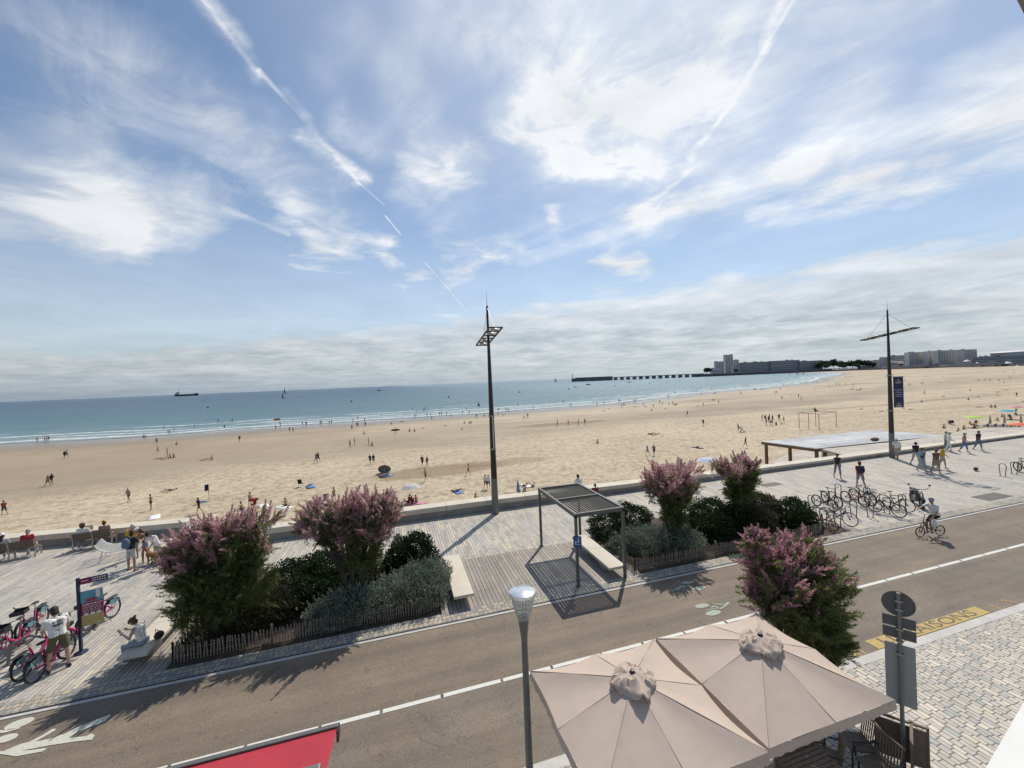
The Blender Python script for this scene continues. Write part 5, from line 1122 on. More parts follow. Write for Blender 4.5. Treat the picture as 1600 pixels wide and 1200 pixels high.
def dog(pos,head):
    P=[((-.26,0,.42),(.22,0,.43),.12,.15,0),((.22,0,.45),(.42,0,.66),.09,.07,0),((.42,0,.68),(.52,0,.68),.075,.06,0),((.52,0,.67),(.64,0,.64),.042,.032,0),((-.3,0,.47),(-.52,0,.6),.04,.02,0)]
    for y in(-.08,.08):
        P+=[((.2,y,.38),(.21,y,.2),.055,.035,0),((.21,y,.2),(.2,y,.03),.032,.026,0),((.2,y,.02),(.26,y,.02),.03,.024,0),((-.25,y,.4),(-.18,y,.24),.075,.045,0),((-.18,y,.24),(-.33,y,.17),.04,.026,0),((-.33,y,.17),(-.3,y,.02),.026,.024,0),((-.3,y,.02),(-.24,y,.02),.028,.022,0),((.43,y*.8,.72),(.4,y*1.1,.62),.025,.02,0)]
    mb=MB()
    for a,b,ra,rb,_ in P:
        a=Vector(a);b=Vector(b);d=(b-a).normalized(); pts=[];rad=[]
        for k in range(4): q=math.pi/2*k/3.999; pts.append(a-d*ra*math.cos(q)); rad.append(max(.003,ra*math.sin(q)))
        for k in range(4): q=math.pi/2*(3-k)/3.999; pts.append(b+d*rb*math.cos(q)); rad.append(max(.003,rb*math.sin(q)))
        mb.tube(pts,rad,10)
    me=bpy.data.meshes.new('dog'); me.from_pydata(mb.v,[],mb.f); o=bpy.data.objects.new('tmp',me); col.objects.link(o); md=o.modifiers.new('r','REMESH'); md.mode='VOXEL'; md.voxel_size=.015; md.use_smooth_shade=True
    dg=bpy.context.evaluated_depsgraph_get(); dg.update(); me=bpy.data.meshes.new_from_object(o.evaluated_get(dg)); bpy.data.objects.remove(o)
    me.materials.clear(); me.materials.append(mat('golden_fur',(.28,.15,.06),.9,.3,20,.6,60)); o=bpy.data.objects.new('dog',me); col.objects.link(o); o.location=pos; o.rotation_euler=(0,0,R(head)); return tag(o,'golden brown dog standing between the woman in the cap and bending man','dog')
dog(at(240,881),150)
# --- sitters on the wooden benches (facing the sea)
def on_bench(B,f,label,**k):
    p=B[0].lerp(B[1],f); d=(B[1]-B[0]); n=Vector((-d.y,d.x,0)).normalized(); hd=math.degrees(math.atan2(n.y,n.x)); q=p+n*.2; ms=k.pop('ms')
    return person(label,(q.x,q.y,0),hd,dict(seat=.46,lean=k.pop('lean',-8),L=(84,84,6),R=(84,70,6),**k),ms,voxel=.018)
on_bench(BN1,.35,'person in a wide white and black sun hat on the left slatted bench',nod=10,top='long',bottom='pants',hat='brim',hair='long',ms=mats_of('lightgrey','beige',m_hair,'white','white'))
on_bench(BN1,.78,'grey-haired person in a red jacket on the left slatted bench',nod=20,lean=6,top='jacket',bottom='pants',hair='short',ms=mats_of('red','lightgrey',m_hairg,'black'))
o,i=on_bench(BN2,.22,'person with curly dark red hair reading a magazine on the bench',nod=5,top='tee',bottom='capri',hair='curly',LA=(20,95,6,-5),RA=(20,95,6,-5),ms=mats_of('white','maroon',m_hairb,'black'))
w=i['hands'][1]; mb=MB(); c=w[0]+Vector((.12,.15,.1)); mb.box(c+Vector((0,.08,0)),(.006,.16,.22),rz=.3); mb.box(c-Vector((0,.08,0)),(.006,.16,.22),rz=-.3); holds(o,'magazine',mb,CL['beige'],'open magazine held by the reader on the bench','magazine',False)
on_bench(BN2,.76,'bare-shouldered person in a yellow hat on the second slatted bench',nod=5,top='none',bottom='trunks',hat='cap',ms=mats_of('white','navy',m_hairb,'black','yellow'))
# --- man sitting on the wall behind the pergola
p=at(925,771,.75); o,i=person('man in a white shirt sitting on the sea wall behind the pergola',(p.x,23.7,.12),88,dict(seat=.43,lean=4,nod=8,L=(80,75,10),R=(84,85,10),LA=(20,40,10),RA=(15,50,12),top='long',bottom='pants',hair='short'),mats_of('white','grey',m_hair,'black'),voxel=.018,scale=1.05)
p=at(939,783,0); o,i=person('dark-haired person sitting at the foot of the wall right behind the pergola',(p.x,23.1,0),80,dict(seat=.12,lean=10,nod=10,L=(110,120,6),R=(115,125,6),LA=(60,20,4),RA=(60,20,4),top='tee',bottom='shorts'),mats_of('maroon','black'),voxel=.02,scale=.92)
# --- walkers on the right promenade
def walk(a=22,**k):
    d=dict(L=(a,8,3),R=(-a*.8,14,3),LA=(-14,18,6),RA=(22,20,6),lean=3); d.update(k); return d
WG='people strolling on the promenade at the right'
def wk(label,px,py,hd,p,ms,sc=1.0,vx=.02): return person(label,at(px,py),hd,p,ms,WG,vx,sc)
wk('slim woman in black vest and loose grey trousers walking near the wall',1309,747,-125,walk(14,top='tank',bottom='capri',hair='long'),mats_of('black','grey',m_hair,'black'))
o,i=wk('man with red cap, maroon shirt and dark backpack behind the bikes',1345,764,60,walk(16,top='tee',bottom='shorts',hat='cap'),mats_of('maroon','grey',m_hair,'black','red'))
backpack(o,i,CL['navy'],'dark blue backpack of the man in the red cap')
wk('man in white shirt and beige shorts walking right beside the bannered mast',1402,718,195,walk(28,top='tee',bottom='shorts',hat='cap'),mats_of('white','beige',m_hairg,'brown','white'),1.02)
wk('man in black t-shirt and light shorts behind the woman in the blue dress',1431,727,-110,walk(14,top='tee',bottom='shorts'),mats_of('black','lightgrey',m_hair,'black'),1.04)
o,i=wk('woman in pale blue dress with a dark cross-body bag',1441,737,-115,walk(14,top='dress',bottom='none',hat='brim',bulk=1.1),mats_of('paleblue','paleblue',m_hairb,'brown','brown'))
mb=MB(); mb.tube([i['nk']+Vector((.1,.12,-.03)),i['nk']+Vector((.17,.0,-.2)),i['hip']+Vector((.15,-.12,.12))],.022,6); mb.ball(i['hip']+Vector((.16,-.1,.14)),(.06,.12,.08),10); holds(o,'crossbody_bag',mb,CL['navy'],'dark cross-body bag on the woman in the pale blue dress','bag')
wk('woman in brown patterned top and tan skirt with a straw hat',1463,740,-110,walk(12,top='tee',bottom='skirt',hat='brim',bulk=1.05),mats_of('brown','khaki',m_hairb,'brown','brown'))
wk('woman in orange yellow top and cream shorts next to the straw hat walker',1473,733,-70,walk(14,top='tee',bottom='shorts',hat='cap',bulk=1.1),mats_of('yellow','beige',m_hairb,'brown','grey'))
wk('person in white clothes and white hat walking by the wall at the far right',1483,706,-60,walk(12,top='long',bottom='pants',hat='cap'),mats_of('white','white',m_hairg,'grey','white'))
wk('person in light grey half hidden behind the walker in white',1478,704,-60,walk(10,top='tee',bottom='pants',hat='cap'),mats_of('lightgrey','grey',m_hairg,'grey','white'))
o,i=wk('person in pink shirt and jeans with a white cap',1507,707,-75,walk(16,top='tee',bottom='capri',hat='cap'),mats_of('pink','denim',m_hairb,'black','white'))
wk('person in black top and jeans, rightmost walker along the wall',1529,704,-100,walk(14,top='tee',bottom='capri'),mats_of('black','denim',m_hair,'black'))
# --- cyclist
cp=at(1456,838); ch=168
bk=bicycle('fold',m_bblk,'small-wheeled black bicycle ridden by the man in the grey helmet'); bk.location=cp; bk.rotation_euler=(0,0,R(ch))
o,i=person('cyclist in white t-shirt, black shorts and grey helmet riding on the road',cp+Vector((math.cos(R(ch))*-.2,math.sin(R(ch))*-.2,0)),ch,dict(seat=.82,lean=14,nod=-2,L=(74,74,6),R=(40,46,6),LA=(24,20,12,0),RA=(62,12,10,12),top='tee',bottom='shorts',hair='bald',hat='helmet'),mats_of('white','black',m_hair,'grey','bluegrey'),voxel=.014,scale=1.02)
w=i['hands'][0]; mb=MB(); c=w[0]+Vector((0,.03,-.28)); mb.ball(c,(.12,.07,.2),10); mb.tube([c+Vector((0,0,.18)),w[0]+w[1]*.08],.012,5); holds(o,'carrier_bag',mb,CL['white'],'white plastic carrier bag hanging from the hand of the cyclist','bag')
# ------------------------------------------------------------------ beach people (shared meshes)
POSE={}
def mk(k,p,vx=.034): POSE[k]=figure_mesh('person',p,vx)[0]
mk('stand',dict(L=(3,0,5),R=(-3,0,5),top='none',bottom='trunks',shoes=False))
mk('standt',dict(L=(2,0,5),R=(-3,0,5),LA=(20,60,10,20),RA=(5,10,6),top='tee',bottom='shorts'))
mk('walk',dict(L=(24,8,3),R=(-20,16,3),LA=(-16,16,6),RA=(24,20,6),lean=4,top='none',bottom='trunks',shoes=False))
mk('walkt',dict(L=(22,8,3),R=(-20,16,3),LA=(-16,16,6),RA=(24,20,6),lean=4,top='tee',bottom='shorts'))
mk('hips',dict(L=(2,0,8),R=(-2,0,8),LA=(-20,75,45,30),RA=(-20,75,45,30),top='none',bottom='trunks',shoes=False))
mk('sit',dict(seat=.0,lean=12,nod=8,L=(112,100,8),R=(118,112,8),LA=(60,20,4),RA=(62,22,4),top='none',bottom='trunks',shoes=False))
mk('sitt',dict(seat=.0,lean=-14,L=(92,10,8),R=(120,105,8),LA=(-40,5,14),RA=(-38,5,14),top='tee',bottom='shorts'))
mk('lie',dict(lie=-1,L=(4,4,5),R=(26,60,5),LA=(10,10,14),RA=(10,10,14),top='none',bottom='trunks',shoes=False))
mk('prone',dict(lie=1,L=(0,4,8),R=(0,10,8),LA=(150,40,20),RA=(150,40,20),top='none',bottom='trunks',shoes=False,point=True))
TXT=dict(stand='standing figure',standt='standing clothed figure',walk='walking figure',walkt='clothed walker',hips='figure standing with arms akimbo',sit='sitting figure',sitt='leaning sitter',lie='sunbather on their back',prone='prone sunbather')
TOPS=['black','navy','grey','black','black','maroon','navy','grey']; BOTS=['black','navy','black','grey','denim','maroon','olive']
S,ST,W,WT,HI,SI,SB,LI,PR='stand standt walk walkt hips sit sitt lie prone'.split()
raw=[]
def pp(pose,*xy,w=0,l=None):
    for k in range(0,len(xy),2): raw.append([xy[k],xy[k+1],pose,w,l if l is None or len(xy)==2 else None])
pp(S,58.5,692,70,691,73,690.5,76,690); pp(S,256,669,263,678,266,678,272,674.5,304,667,341,659,363,659,w=1)
pp(SI,99.5,675,323,657,348,661,w=1); pp(WT,101,716,104.5,715.5); pp(SI,224,683.5,228,683.5,275,695.5,267,716,271,715.5,332,718.5); pp(S,245,694.5,261.5,713); pp(W,247,709); pp(LI,247,717.5,257,717.5,320,719.5)
pp(WT,374.5,691); pp(WT,75,760,81,758)
pp(WT,201,785,l='figure in dark clothes and pale hat walking with a bag, left beach'); pp(HI,236,796.5,l='shirtless man in black shorts standing hands on hips, left beach'); pp(WT,311,802.5,l='woman carrying a striped towel above the stairs'); pp(WT,7,805.5,l='person in dark top and hat at the very left edge of the beach'); pp(LI,266,767.5,l='sunbather lying above the head of the beach stairs')
pp(SI,379,797,l='seated person beside the man with the stroller'); pp(S,391,794,l='shirtless man pushing a red and black stroller'); pp(SI,447,791,l='sunbather sitting on a white and blue towel'); pp(S,522.5,786,l='shirtless man standing beside the black stroller above the pink tree')
pp(S,431,672,438,667,452.5,676,458,676,478,667); pp(S,472.5,665,479,664,500.5,663,502.5,663,514.5,662.5,518,662,551.5,660,559,655.5,570,658,596,651,w=1); pp(WT,550,672.5,558,667.5,560,667.5,571,667)
pp(SI,568,678.5,612,663,639.5,674.5,648,674.5,582.5,697); pp(LI,628,659.5,661,669.5); pp(S,547,700.5,554,696,576,696.5); pp(S,618,678,l='figure carrying a surfboard on the sand near the water')
pp(WT,494,724,497.5,723,578.5,726,584,726,660,729.5,667.5,730); pp(W,665,752.5,732,743); pp(WT,759,764,763.5,764)
pp(LI,485,759,598,744,715,768,606,742); pp(SB,639,786,644,787); pp(SI,651,785.5,742,782.5,811,775,817,775.5,823,774.5)
pp(S,647.5,651.5,650,651.5,667,650.5,673,650,687,649,690,649,698,648,723,646.5,w=1); pp(S,729,641,733,646,644,641,652,643.5,661.5,642,669,643,665.5,639.5,663,642,w=1); pp(SI,628,642.5,615,641,w=1)
pp(SI,674.5,654.5,704.5,650.5,725,662,734,662,737,661.5); pp(WT,745,654,757,653); pp(LI,722,671,696,666)
pp(S,779,642,790.5,641.6,794,642.7,809.5,634,833.6,639,880,628.7,891,634.7,893,634.7,w=1); pp(SI,778,648.5,819,653.5); pp(LI,786.6,648.6); pp(S,823.5,653.5,825,653.5)
pp(S,871,666,888,665.6,904,664.5,914,664.5); pp(S,927,631,933,632.5,944,631.7,995,625.5,w=1); pp(S,967,627.7,968.8,627.7,w=1); pp(WT,971,638,975,636,1021,637.5); pp(S,990,629.5,992.5,629.5)
pp(SI,1006,632.8,1018,641.9,1034.5,630.8); pp(LI,992,636,1009,636,944,643,951.5,639,1040,639.3,1090,635.4); pp(S,1031,631.3,1045,634.6,1051,632.7); pp(SI,1053,633.3,1055,633.3,1057,633)
pp(WT,1074,650.5,1099,666,1099,635.6); pp(S,1044,621.5,1055,615,1096,617,w=1); pp(SI,1113,625.8,1116,625.8,1123,629); pp(S,1115.5,617.8,1118,616.2)
pp(LI,1018,678.5,1027,679,1090,699.4); pp(WT,1012,712,1022,712); pp(SI,933,693); pp(LI,822,758.5,833,759); pp(WT,1154,675,l='walker in dark clothes pushing a pram on the sand'); pp(WT,1165,699)
pp(S,1157,616.3,1159,616.3,1178.5,610.8,1181,611); pp(S,1189,609.7,1192,609.7,1196,609.7,1110,609,1112,610,1134,609.7,1149,606,1160,604,1164,603.5,1167,603.5,1083.7,611.5,1088,610,1094,608.7,w=1)
pp(ST,1191,657.7,1196,658.5,1202.7,657.7,1207.4,660,1201,660.5,1217.6,658,1225,661.8,1197.5,665); pp(LI,1221,663); pp(SI,1213,664.3)
pp(WT,1219,609.3,1211,615.7,1214,615.7,1222,624.7,1248,621.7,1252,626); pp(S,1213,605.2,1222,603,1224,602.5,1227.5,603,1230.5,602.7,1238,600.2,1247,601,1250,599.3,1252,599.3,1259.5,599,1270,598.2,w=1)
pp(S,1276,598.5,1279.5,597.8,1286.8,595.5,1289,595.2,1292,595,1294,595,w=1); pp(LI,1236,617.7,1211,619.2,1273,608.7,1294,600.8,1296,604.8,1300.5,602.3)
pp(S,1306,602.2,1308,602,1312,602,1321,602,1334,603,1345,610.7,1330,610,1333,610); pp(SI,1338,610.3,1341,610.3); pp(LI,1346,640,1377,643.2)
pp(S,1303,587.7,1311,586.4,1317,585.7,1320.5,591,1323,591,1326.5,590.2,1329.5,590.2,1332.5,589.7,1328,585,1341,585,1345,588.5,1366,584,1383,589.6,1386,589.6)
pp(S,1405.7,599.2,1413,596,1414.7,590,1420,603,1423,603,1440,600.7,1443,600.7,1453,593.3,1473,589.7,1486,582.5,1450.5,580.6,1416,581.3); pp(WT,1444.5,616.8,1588.5,620.2)
pp(LI,1442,593.2,1477,586.2,1510.7,597.8,1516.6,589.7,1474,620.2,1528.6,621.2,1559,613.2,1559,618.2,1572,609.7,1598,628,1411,638.2,1580,590.7,1578,594.2,1563,581.7); pp(SI,1444,589.3,1446.3,589.3,1449,589.3,1451.3,589.3,1439,629,1514,625,1550,637,1555,637,1568,597.8,1516,610.6); pp(PR,1422.6,640.5,1531,637)
pp(S,1528.5,595.7,1539,595.7,1547,595.5,1561,596.8,1577,591.2,1567.5,583.3,1571,581.3,1582.6,583.3,1585,583.3,1537,577.5,1539.6,577.5)
pp(SI,1474,669.5,1496,675.8,1505,671.2,1523,669.2,1565,652,1560,658.2,1580,656.2); pp(SB,1484,663,1517,664,1525,661.5,1577.5,652.2,1587,643.2,1587.5,649.2)
rows={}
for e in raw:
    p=at(e[0],e[1],-4.3); d=shore_y(p.x)-p.y
    if e[3]: r_='in shallow water'
    elif d<30: r_='on damp sand'
    elif p.y>58: r_='mid-beach'
    else: r_='on dry sand'
    x=e[0]; c_='left of cargo ship' if x<292 else 'below the tall sailboats' if x<480 else 'left of near mast' if x<765 else 'just right of near mast' if x<960 else 'midway between masts' if x<1140 else 'left of bannered mast' if x<1390 else 'right of bannered mast'
    rows.setdefault((r_,c_,e[2]),[]).append((x,e,p))
rg=random.Random(12)
for (r_,c_,po),L in rows.items():
    L.sort(key=lambda q:q[0])
    L2=[q for q in L if not q[1][4]]
    for x,e,p in L:
        o=bpy.data.objects.new('person',POSE[po]); col.objects.link(o); o.location=(p.x,p.y,-4.29 if not e[3] else (-4.62 if po!='sit' else -4.85))
        o.rotation_euler=(0,0,rg.uniform(0,6.28) if po not in('lie','prone') else rg.uniform(-.5,.5)+rg.choice((1.1,4.2,.2))); s=rg.uniform(.9,1.02); o.scale=(s*.94,s*.94,s)
        top=rg.choice(TOPS); bot=rg.choice(BOTS)
        if e[4] and 'black shorts' in e[4]: bot='black'
        if x in(759,763.5): top='white'; bot='black'
        dress(o,mats_of(top,bot,rg.choice((m_hair,m_hair,m_hairb)),'black','beige',rg.choice((m_skin,m_skin,m_skin))))
        if e[4]: lab=e[4]
        else:
            k=[q[1] for q in L2].index(e)+1
            lab=(f"{ORD[k]} {TXT[po]} from left {r_}, {c_}" if len(L2)>1 else f"only {TXT[po]} {r_}, {c_}")
        tag(o,lab,'person','people on the beach and in the shallows')
# towels
def towel(px,py,mt,label,rz=.4,w=.9,l=1.8):
    p=at(px,py,-4.3); mb=MB(); n=8
    V=[(w*(i/3-.5),l*(j/n-.5),.02+.012*math.sin(i*2+j*1.3)) for i in range(4) for j in range(n+1)]
    mb.add(V,[(i*(n+1)+j,(i+1)*(n+1)+j,(i+1)*(n+1)+j+1,i*(n+1)+j+1) for i in range(3) for j in range(n)]); o=mb.build('towel',mt,None,True); o.location=(p.x,p.y,-4.28); o.rotation_euler=(0,0,rz)
    md=o.modifiers.new('solid','SOLIDIFY'); md.thickness=.01
    tag(o,label,'towel','towels on the sand')
m_tb=cloth('towelblue',(.12,.25,.5)); m_tw=CL['white']; m_tp=cloth('towelpink',(.55,.2,.32))
for a in ((241,808.5,m_tw,'white towel with dark edge lying near the head of the stairs'),(412,791,m_tw,'white towel right of the man with the stroller'),(443,793,m_tw,'white and blue towel under the seated sunbather',.9),(651,787,m_tp,'pink towel under the white beach umbrella group',1.2),(715,768.5,m_tb,'blue towel under the sunbather left of the near mast',.2),(607,742.5,m_tb,'blue towel under the tilted dark umbrella',.2),(598,744.5,CL['navy'],'dark towel under the tilted dark umbrella',.2),(822,759,m_tw,'white towel beside the closed blue parasol',.3),(1018,679,CL['maroon'],'dark red towel on the sand above the pergola',.2),(1090,699.8,CL['navy'],'dark towel with a sunbather above the right pink tamarisk',.1),(485,760,m_tb,'blue towel beside the dark folding chair',.3)): towel(*a)
def umbrella(px,py,mt,label,h=2.0,r=.95,tilt=(0,0),closed=False,z0=-4.3,name='beach_umbrella'):
    p=at(px,py,z0); t=thing(name,label,'beach umbrella',p,rg.uniform(0,1)); t.rotation_euler=(tilt[0],tilt[1],0)
    MB().tube([(0,0,0),(0,0,h)],.018,6).build('pole',m_bone,t); mb=MB(); n=8
    if closed: mb.lathe((0,0,0),[(.20,h*.35),(.16,h*.6),(.04,h*1.02),(.0,h*1.05)],8)
    else:
        P=[(0,0,h+.02)]+[(r*.55*math.cos(2*math.pi*i/24),r*.55*math.sin(2*math.pi*i/24),h-.1) for i in range(24)]+[(r*(1-.05*(i%3!=0))*math.cos(2*math.pi*i/24),r*(1-.05*(i%3!=0))*math.sin(2*math.pi*i/24),h-.36) for i in range(24)]
        mb.add(P,[(0,1+i,1+(i+1)%24) for i in range(24)]+[(1+i,25+i,25+(i+1)%24,1+(i+1)%24) for i in range(24)])
    c=mb.build('canopy',mt,t); md=c.modifiers.new('solid','SOLIDIFY'); md.thickness=.01; return t
umbrella(643,787,CL['lightgrey'],'white beach umbrella over the people left of the near mast',2.0,1.0)
umbrella(600,741,CL['grey'],'dark tilted beach umbrella on the sand left of the near mast',1.25,.9,(-.9,.1))
umbrella(810,776,m_tb,'closed blue parasol stuck in the sand near the wall',1.7,closed=True)
umbrella(1107,741,cloth('palelilac',(.5,.52,.66)),'pale lilac beach umbrella between the two right pink tamarisks',2.0,1.25)
umbrella(1522,668,cloth('limegreen',(.42,.58,.12)),'lime green beach umbrella near the right beach club',2.2,1.5)
umbrella(1575,655,cloth('turquoise',(.03,.36,.44)),'turquoise beach umbrella at the right',2.0,1.3)
umbrella(1589,648,cloth('rosepink',(.6,.25,.32)),'pink beach umbrella behind the turquoise one',2.0,1.1)
umbrella(1594,682,cloth('coral',(.75,.16,.08)),'coral orange beach umbrella at the right frame edge',2.2,1.35)
for px,py,l in((1547.5,669,'leftmost closed beige parasol of the right beach club'),(1570,668,'middle closed beige parasol of the right beach club'),(1595.6,668,'closed beige parasol nearest the right frame edge')): umbrella(px,py,CL['beige'],l,2.4,closed=True)
# loungers of the beach club
lg=thing('beach_lounger','x','lounger',(0,0,-4.3),0,'loungers at the right beach club'); MB().box((0,0,.32),(1.9,.6,.06)).build('mattress',CL['bluegrey'],lg,bevel=.02); MB().box((-.75,0,.5),(.06,.6,.5),ry=R(-35)).build('headrest',CL['bluegrey'],lg)
for x in(-.8,.8): MB().box((x,0,.15),(.05,.56,.3)).build('leg',m_galv,lg)
for i,px in enumerate((1535,1547,1559,1571,1583,1595)):
    o=lg if i==0 else copy_tree(lg); p=at(px,667-.05*i,-4.3); o.location=p; o.rotation_euler=(0,0,1.4); o['label']=f'{ORD[i+1]} blue-grey beach lounger from the left beside the closed parasols'
# pop-up tent
p=at(497,795,-4.3); t=thing('beach_tent','small green pop-up beach shelter above the two-crowned pink tamarisk','tent',p,2.2); mb=MB(); P=[]
for i in range(9):
    for j in range(7):
        a=math.pi*i/8; b=math.pi/2*j/6; P.append((1.0*math.cos(a)*math.cos(b*.98),.75*math.sin(b)*1.0-.2,1.05*math.sin(a)*math.cos(b)))
mb.add(P,[(i*7+j,i*7+j+1,(i+1)*7+j+1,(i+1)*7+j) for i in range(8) for j in range(6)]); c=mb.build('shell',cloth('tentgreen',(.14,.30,.24)),t,True); md=c.modifiers.new('s','SOLIDIFY'); md.thickness=.01
MB().tube([(1.0*math.cos(math.pi*i/12),-.2,1.05*math.sin(math.pi*i/12)) for i in range(13)],.012,5).build('hoop',m_black,t)
def stroller(px,py,label,mt,rz):
    p=at(px,py,-4.3); t=thing('stroller',label,'stroller',p,rz)
    for x,y in((-.3,-.25),(-.3,.25),(.35,-.2),(.35,.2)): MB().ring((x,y,.13),.1,.03,'y',16,6).build('wheel',m_rub,t)
    mb=MB(); 
    for y in(-.25,.25): mb.tube([(.35,y,.13),(-.1,y,.6),(-.5,y,1.05)],.014,5); mb.tube([(-.3,y,.13),(.1,y,.6)],.014,5)
    mb.tube([(-.5,-.25,1.05),(-.5,.25,1.05)],.016,5); mb.build('frame',m_galv,t)
    mb=MB(); mb.box((0,0,.5),(.4,.4,.08)); mb.box((-.2,0,.75),(.08,.4,.5),ry=R(-15)); mb.build('seat',mt,t,bevel=.02)
    mb=MB(); P=[(-.15+.32*math.cos(a)*1.0,y,.85+.3*math.sin(a)) for a in [math.pi*i/6 for i in range(7)] for y in(-.22,.22)]; mb.add(P,[(2*i,2*i+1,2*i+3,2*i+2) for i in range(6)]); c=mb.build('hood',mt,t,True); md=c.modifiers.new('s','SOLIDIFY'); md.thickness=.012
stroller(396,796,'red and black stroller pushed by the shirtless man',CL['red'],-2.2); stroller(509.5,789,'black stroller standing right of the green beach shelter',CL['black'],-1.5); stroller(1160,675.5,'dark pram pushed across the sand',CL['black'],-.6); stroller(1205,664,'dark stroller within the standing group on the sand',CL['grey'],.6)
# dark folding chairs
def fchair(px,py,label,rz,mt,z0=-4.3):
    p=at(px,py,z0); t=thing('folding_chair',label,'chair',p,rz); MB().box((0,0,.38),(.45,.48,.03)).build('seat',mt,t); MB().box((-.28,0,.68),(.03,.48,.6),ry=R(-18)).build('backrest',mt,t); mb=MB()
    for y in(-.24,.24): MB().tube([(.25,y,0),(-.2,y,.42)],.014,5).build('leg',m_galv,t); MB().tube([(-.3,y,0),(.22,y,.4)],.014,5).build('leg',m_galv,t)
fchair(470,760,'dark folding chair on the sand left of the two-crowned tamarisk',1.4,CL['black']); fchair(1184,729,'dark folding chair in front of the beach cafe roof',2.6,CL['black']); fchair(1488,664,'dark folding chair in the right part of the beach',.4,CL['black'])
# carried boards, flags
p=at(618,678,-4.3); tag(MB().ball((0,0,1.0),(1.15,.03,.26),14).build('surfboard',CL['black'],None,True,loc=p),'dark surfboard carried by a figure near the water','surfboard')
p=at(311,802.5,-4.3); tag(MB().ball((0,0,1.15),(.5,.1,.14),12).build('rolled_towel',CL['paleblue'],None,True,loc=p+Vector((.35,0,0))),'striped rolled towel carried above the stairs','towel')
def flag(px,py,h,mt,mt2,label,w=1.0):
    p=at(px,py,-4.3); t=thing('beach_flag',label,'flag',p,-.3); MB().tube([(0,0,0),(0,0,h)],.03,6).build('pole',m_galv,t); mb=MB(); n=8
    for k,(z0,z1,mi) in enumerate(((h-.35,h,0),(h-.7,h-.35,1))):
        mb.add([(-w*i/n,.08*math.sin(i*1.2),z+ -.12*i/n) for i in range(n+1) for z in(z0,z1)],[(2*i,2*i+1,2*i+3,2*i+2) for i in range(n)],mi)
    c=mb.build('cloth',[mt,mt2],t); md=c.modifiers.new('s','SOLIDIFY'); md.thickness=.01
flag(438,668.5,3.1,CL['red'],CL['yellow'],'red and yellow lifeguard flag at the waterline',2.0); flag(327,784,2.0,CL['navy'],CL['navy'],'small navy blue flag above the beach stairs',.45); flag(352,674,2.0,CL['black'],CL['black'],'thin dark marker post at the waterline left of the flag',.4)
# ------------------------------------------------------------------ beach games frame
t=thing('climbing_frame','reddish pipe frame with six posts standing on the sand','frame',(0,0,0)); m_rust=mat('rusty_red_pipe',(.28,.10,.07),.6,.2)
q=[at(1249,669,-4.3),at(1264,671,-4.3),at(1280,673,-4.3),at(1307,668,-4.3),at(1275,667,-4.3)]; Hf=3.2
for v in q: MB().tube([v,v+Vector((0,0,Hf))],.05,7).build('post',m_rust,t)
U=Vector((0,0,Hf))
for a,b in((q[0],q[1]),(q[1],q[2]),(q[2],q[3]),(q[3],q[4]),(q[4],q[0])): MB().tube([a+U,b+U],.045,6).build('rail',m_rust,t)
MB().tube([q[0]+Vector((0,0,1.4)),q[1]+Vector((0,0,1.4))],.02,5).build('rope',m_rust,t)
for f in(.15,.3,.45,.6): a=q[3].lerp(q[4],f); b=q[3].lerp(q[2],f); MB().tube([a+U,b+U],.03,5).build('ladder_bar',m_rust,t)
c=q[4]+Vector((0,0,Hf)); o=bpy.data.objects.new('person',POSE['sitt']); col.objects.link(o); o.location=c; dress(o,mats_of('black','black')); tag(o,'person in black perched on top of the red pipe frame','person')
# ------------------------------------------------------------------ beach cafe: roof on posts and timber decks
t=thing('beach_cafe','open timber beach cafe with a flat white slatted roof on wooden posts','cafe',(0,0,0))
m_wood=mat('brown_timber',(.20,.12,.07),.75,.2,4); m_roof=stone_mat('white_roof_strips',1.15,30,[(.50,.52,.54),(.57,.59,.60),(.44,.46,.48)],along='x',mort=.07,mcol=(.28,.30,.32),rough=.85,bump=.2)
zr=-1.0; A=at(1190,690,zr);B=at(1275,701,zr);C=at(1478,680,zr);D=at(1362,672,zr)
MB().prism([(v.x,v.y) for v in(A,B,C,D)],zr-.12,zr).build('roof',m_roof,t)
for a,b in((A,B),(B,C),(C,D),(D,A)): MB().bar(a+Vector((0,0,-.2)),b+Vector((0,0,-.2)),.14,.3).build('fascia_beam',m_wood,t)
for u,v in((.02,.04),(.45,.04),(.9,.04),(.02,.5),(.45,.5),(.02,.96),(.5,.96),(.97,.96)):
    p=(A.lerp(B,v)).lerp(D.lerp(C,v),u); MB().box((p.x,p.y,(zr-.3-4.4)/2),(.26,.26,zr-.3+4.4)).build('post',m_wood,t)
Pm=at(1325,713,-.5)
t2=thing('timber_terrace','light bleached timber terrace beside the beach cafe running along the wall','terrace',(0,0,0))
m_ltd=stone_mat('bleached_deck',.16,4,[(.52,.48,.42),(.58,.53,.46),(.47,.43,.38)],along='x',mort=.02,mcol=(.3,.28,.25))
zt=.04; pts=[at(1284,701.5,zt),at(1400,690,zt),at(1478,679.5,zt),at(1505,672,zt),at(1545,668,zt),at(1640,667,zt)]
x0=at(1326,714,zt).x; poly=[(x0,24.3)]+[(v.x,v.y) for v in pts]+[(pts[-1].x,24.9)]
if poly[1][0]>poly[0][0]+3: pass
MB().prism(poly[::-1],zt-.2,zt).build('deck',m_ltd,t2)
E1=at(1275,702,-.4); mb=MB()
for k in range(30):
    a=Vector((x0-.05-k*.0,0,0)); p=Vector(poly[0]+(0,)).lerp(Vector(poly[1]+(0,)),k/29); mb.box((p.x,p.y,(zt-4.5)/2-.1),(.2,.05,zt+4.3),rz=.6)
mb.build('plank_wall',m_wood,t2)
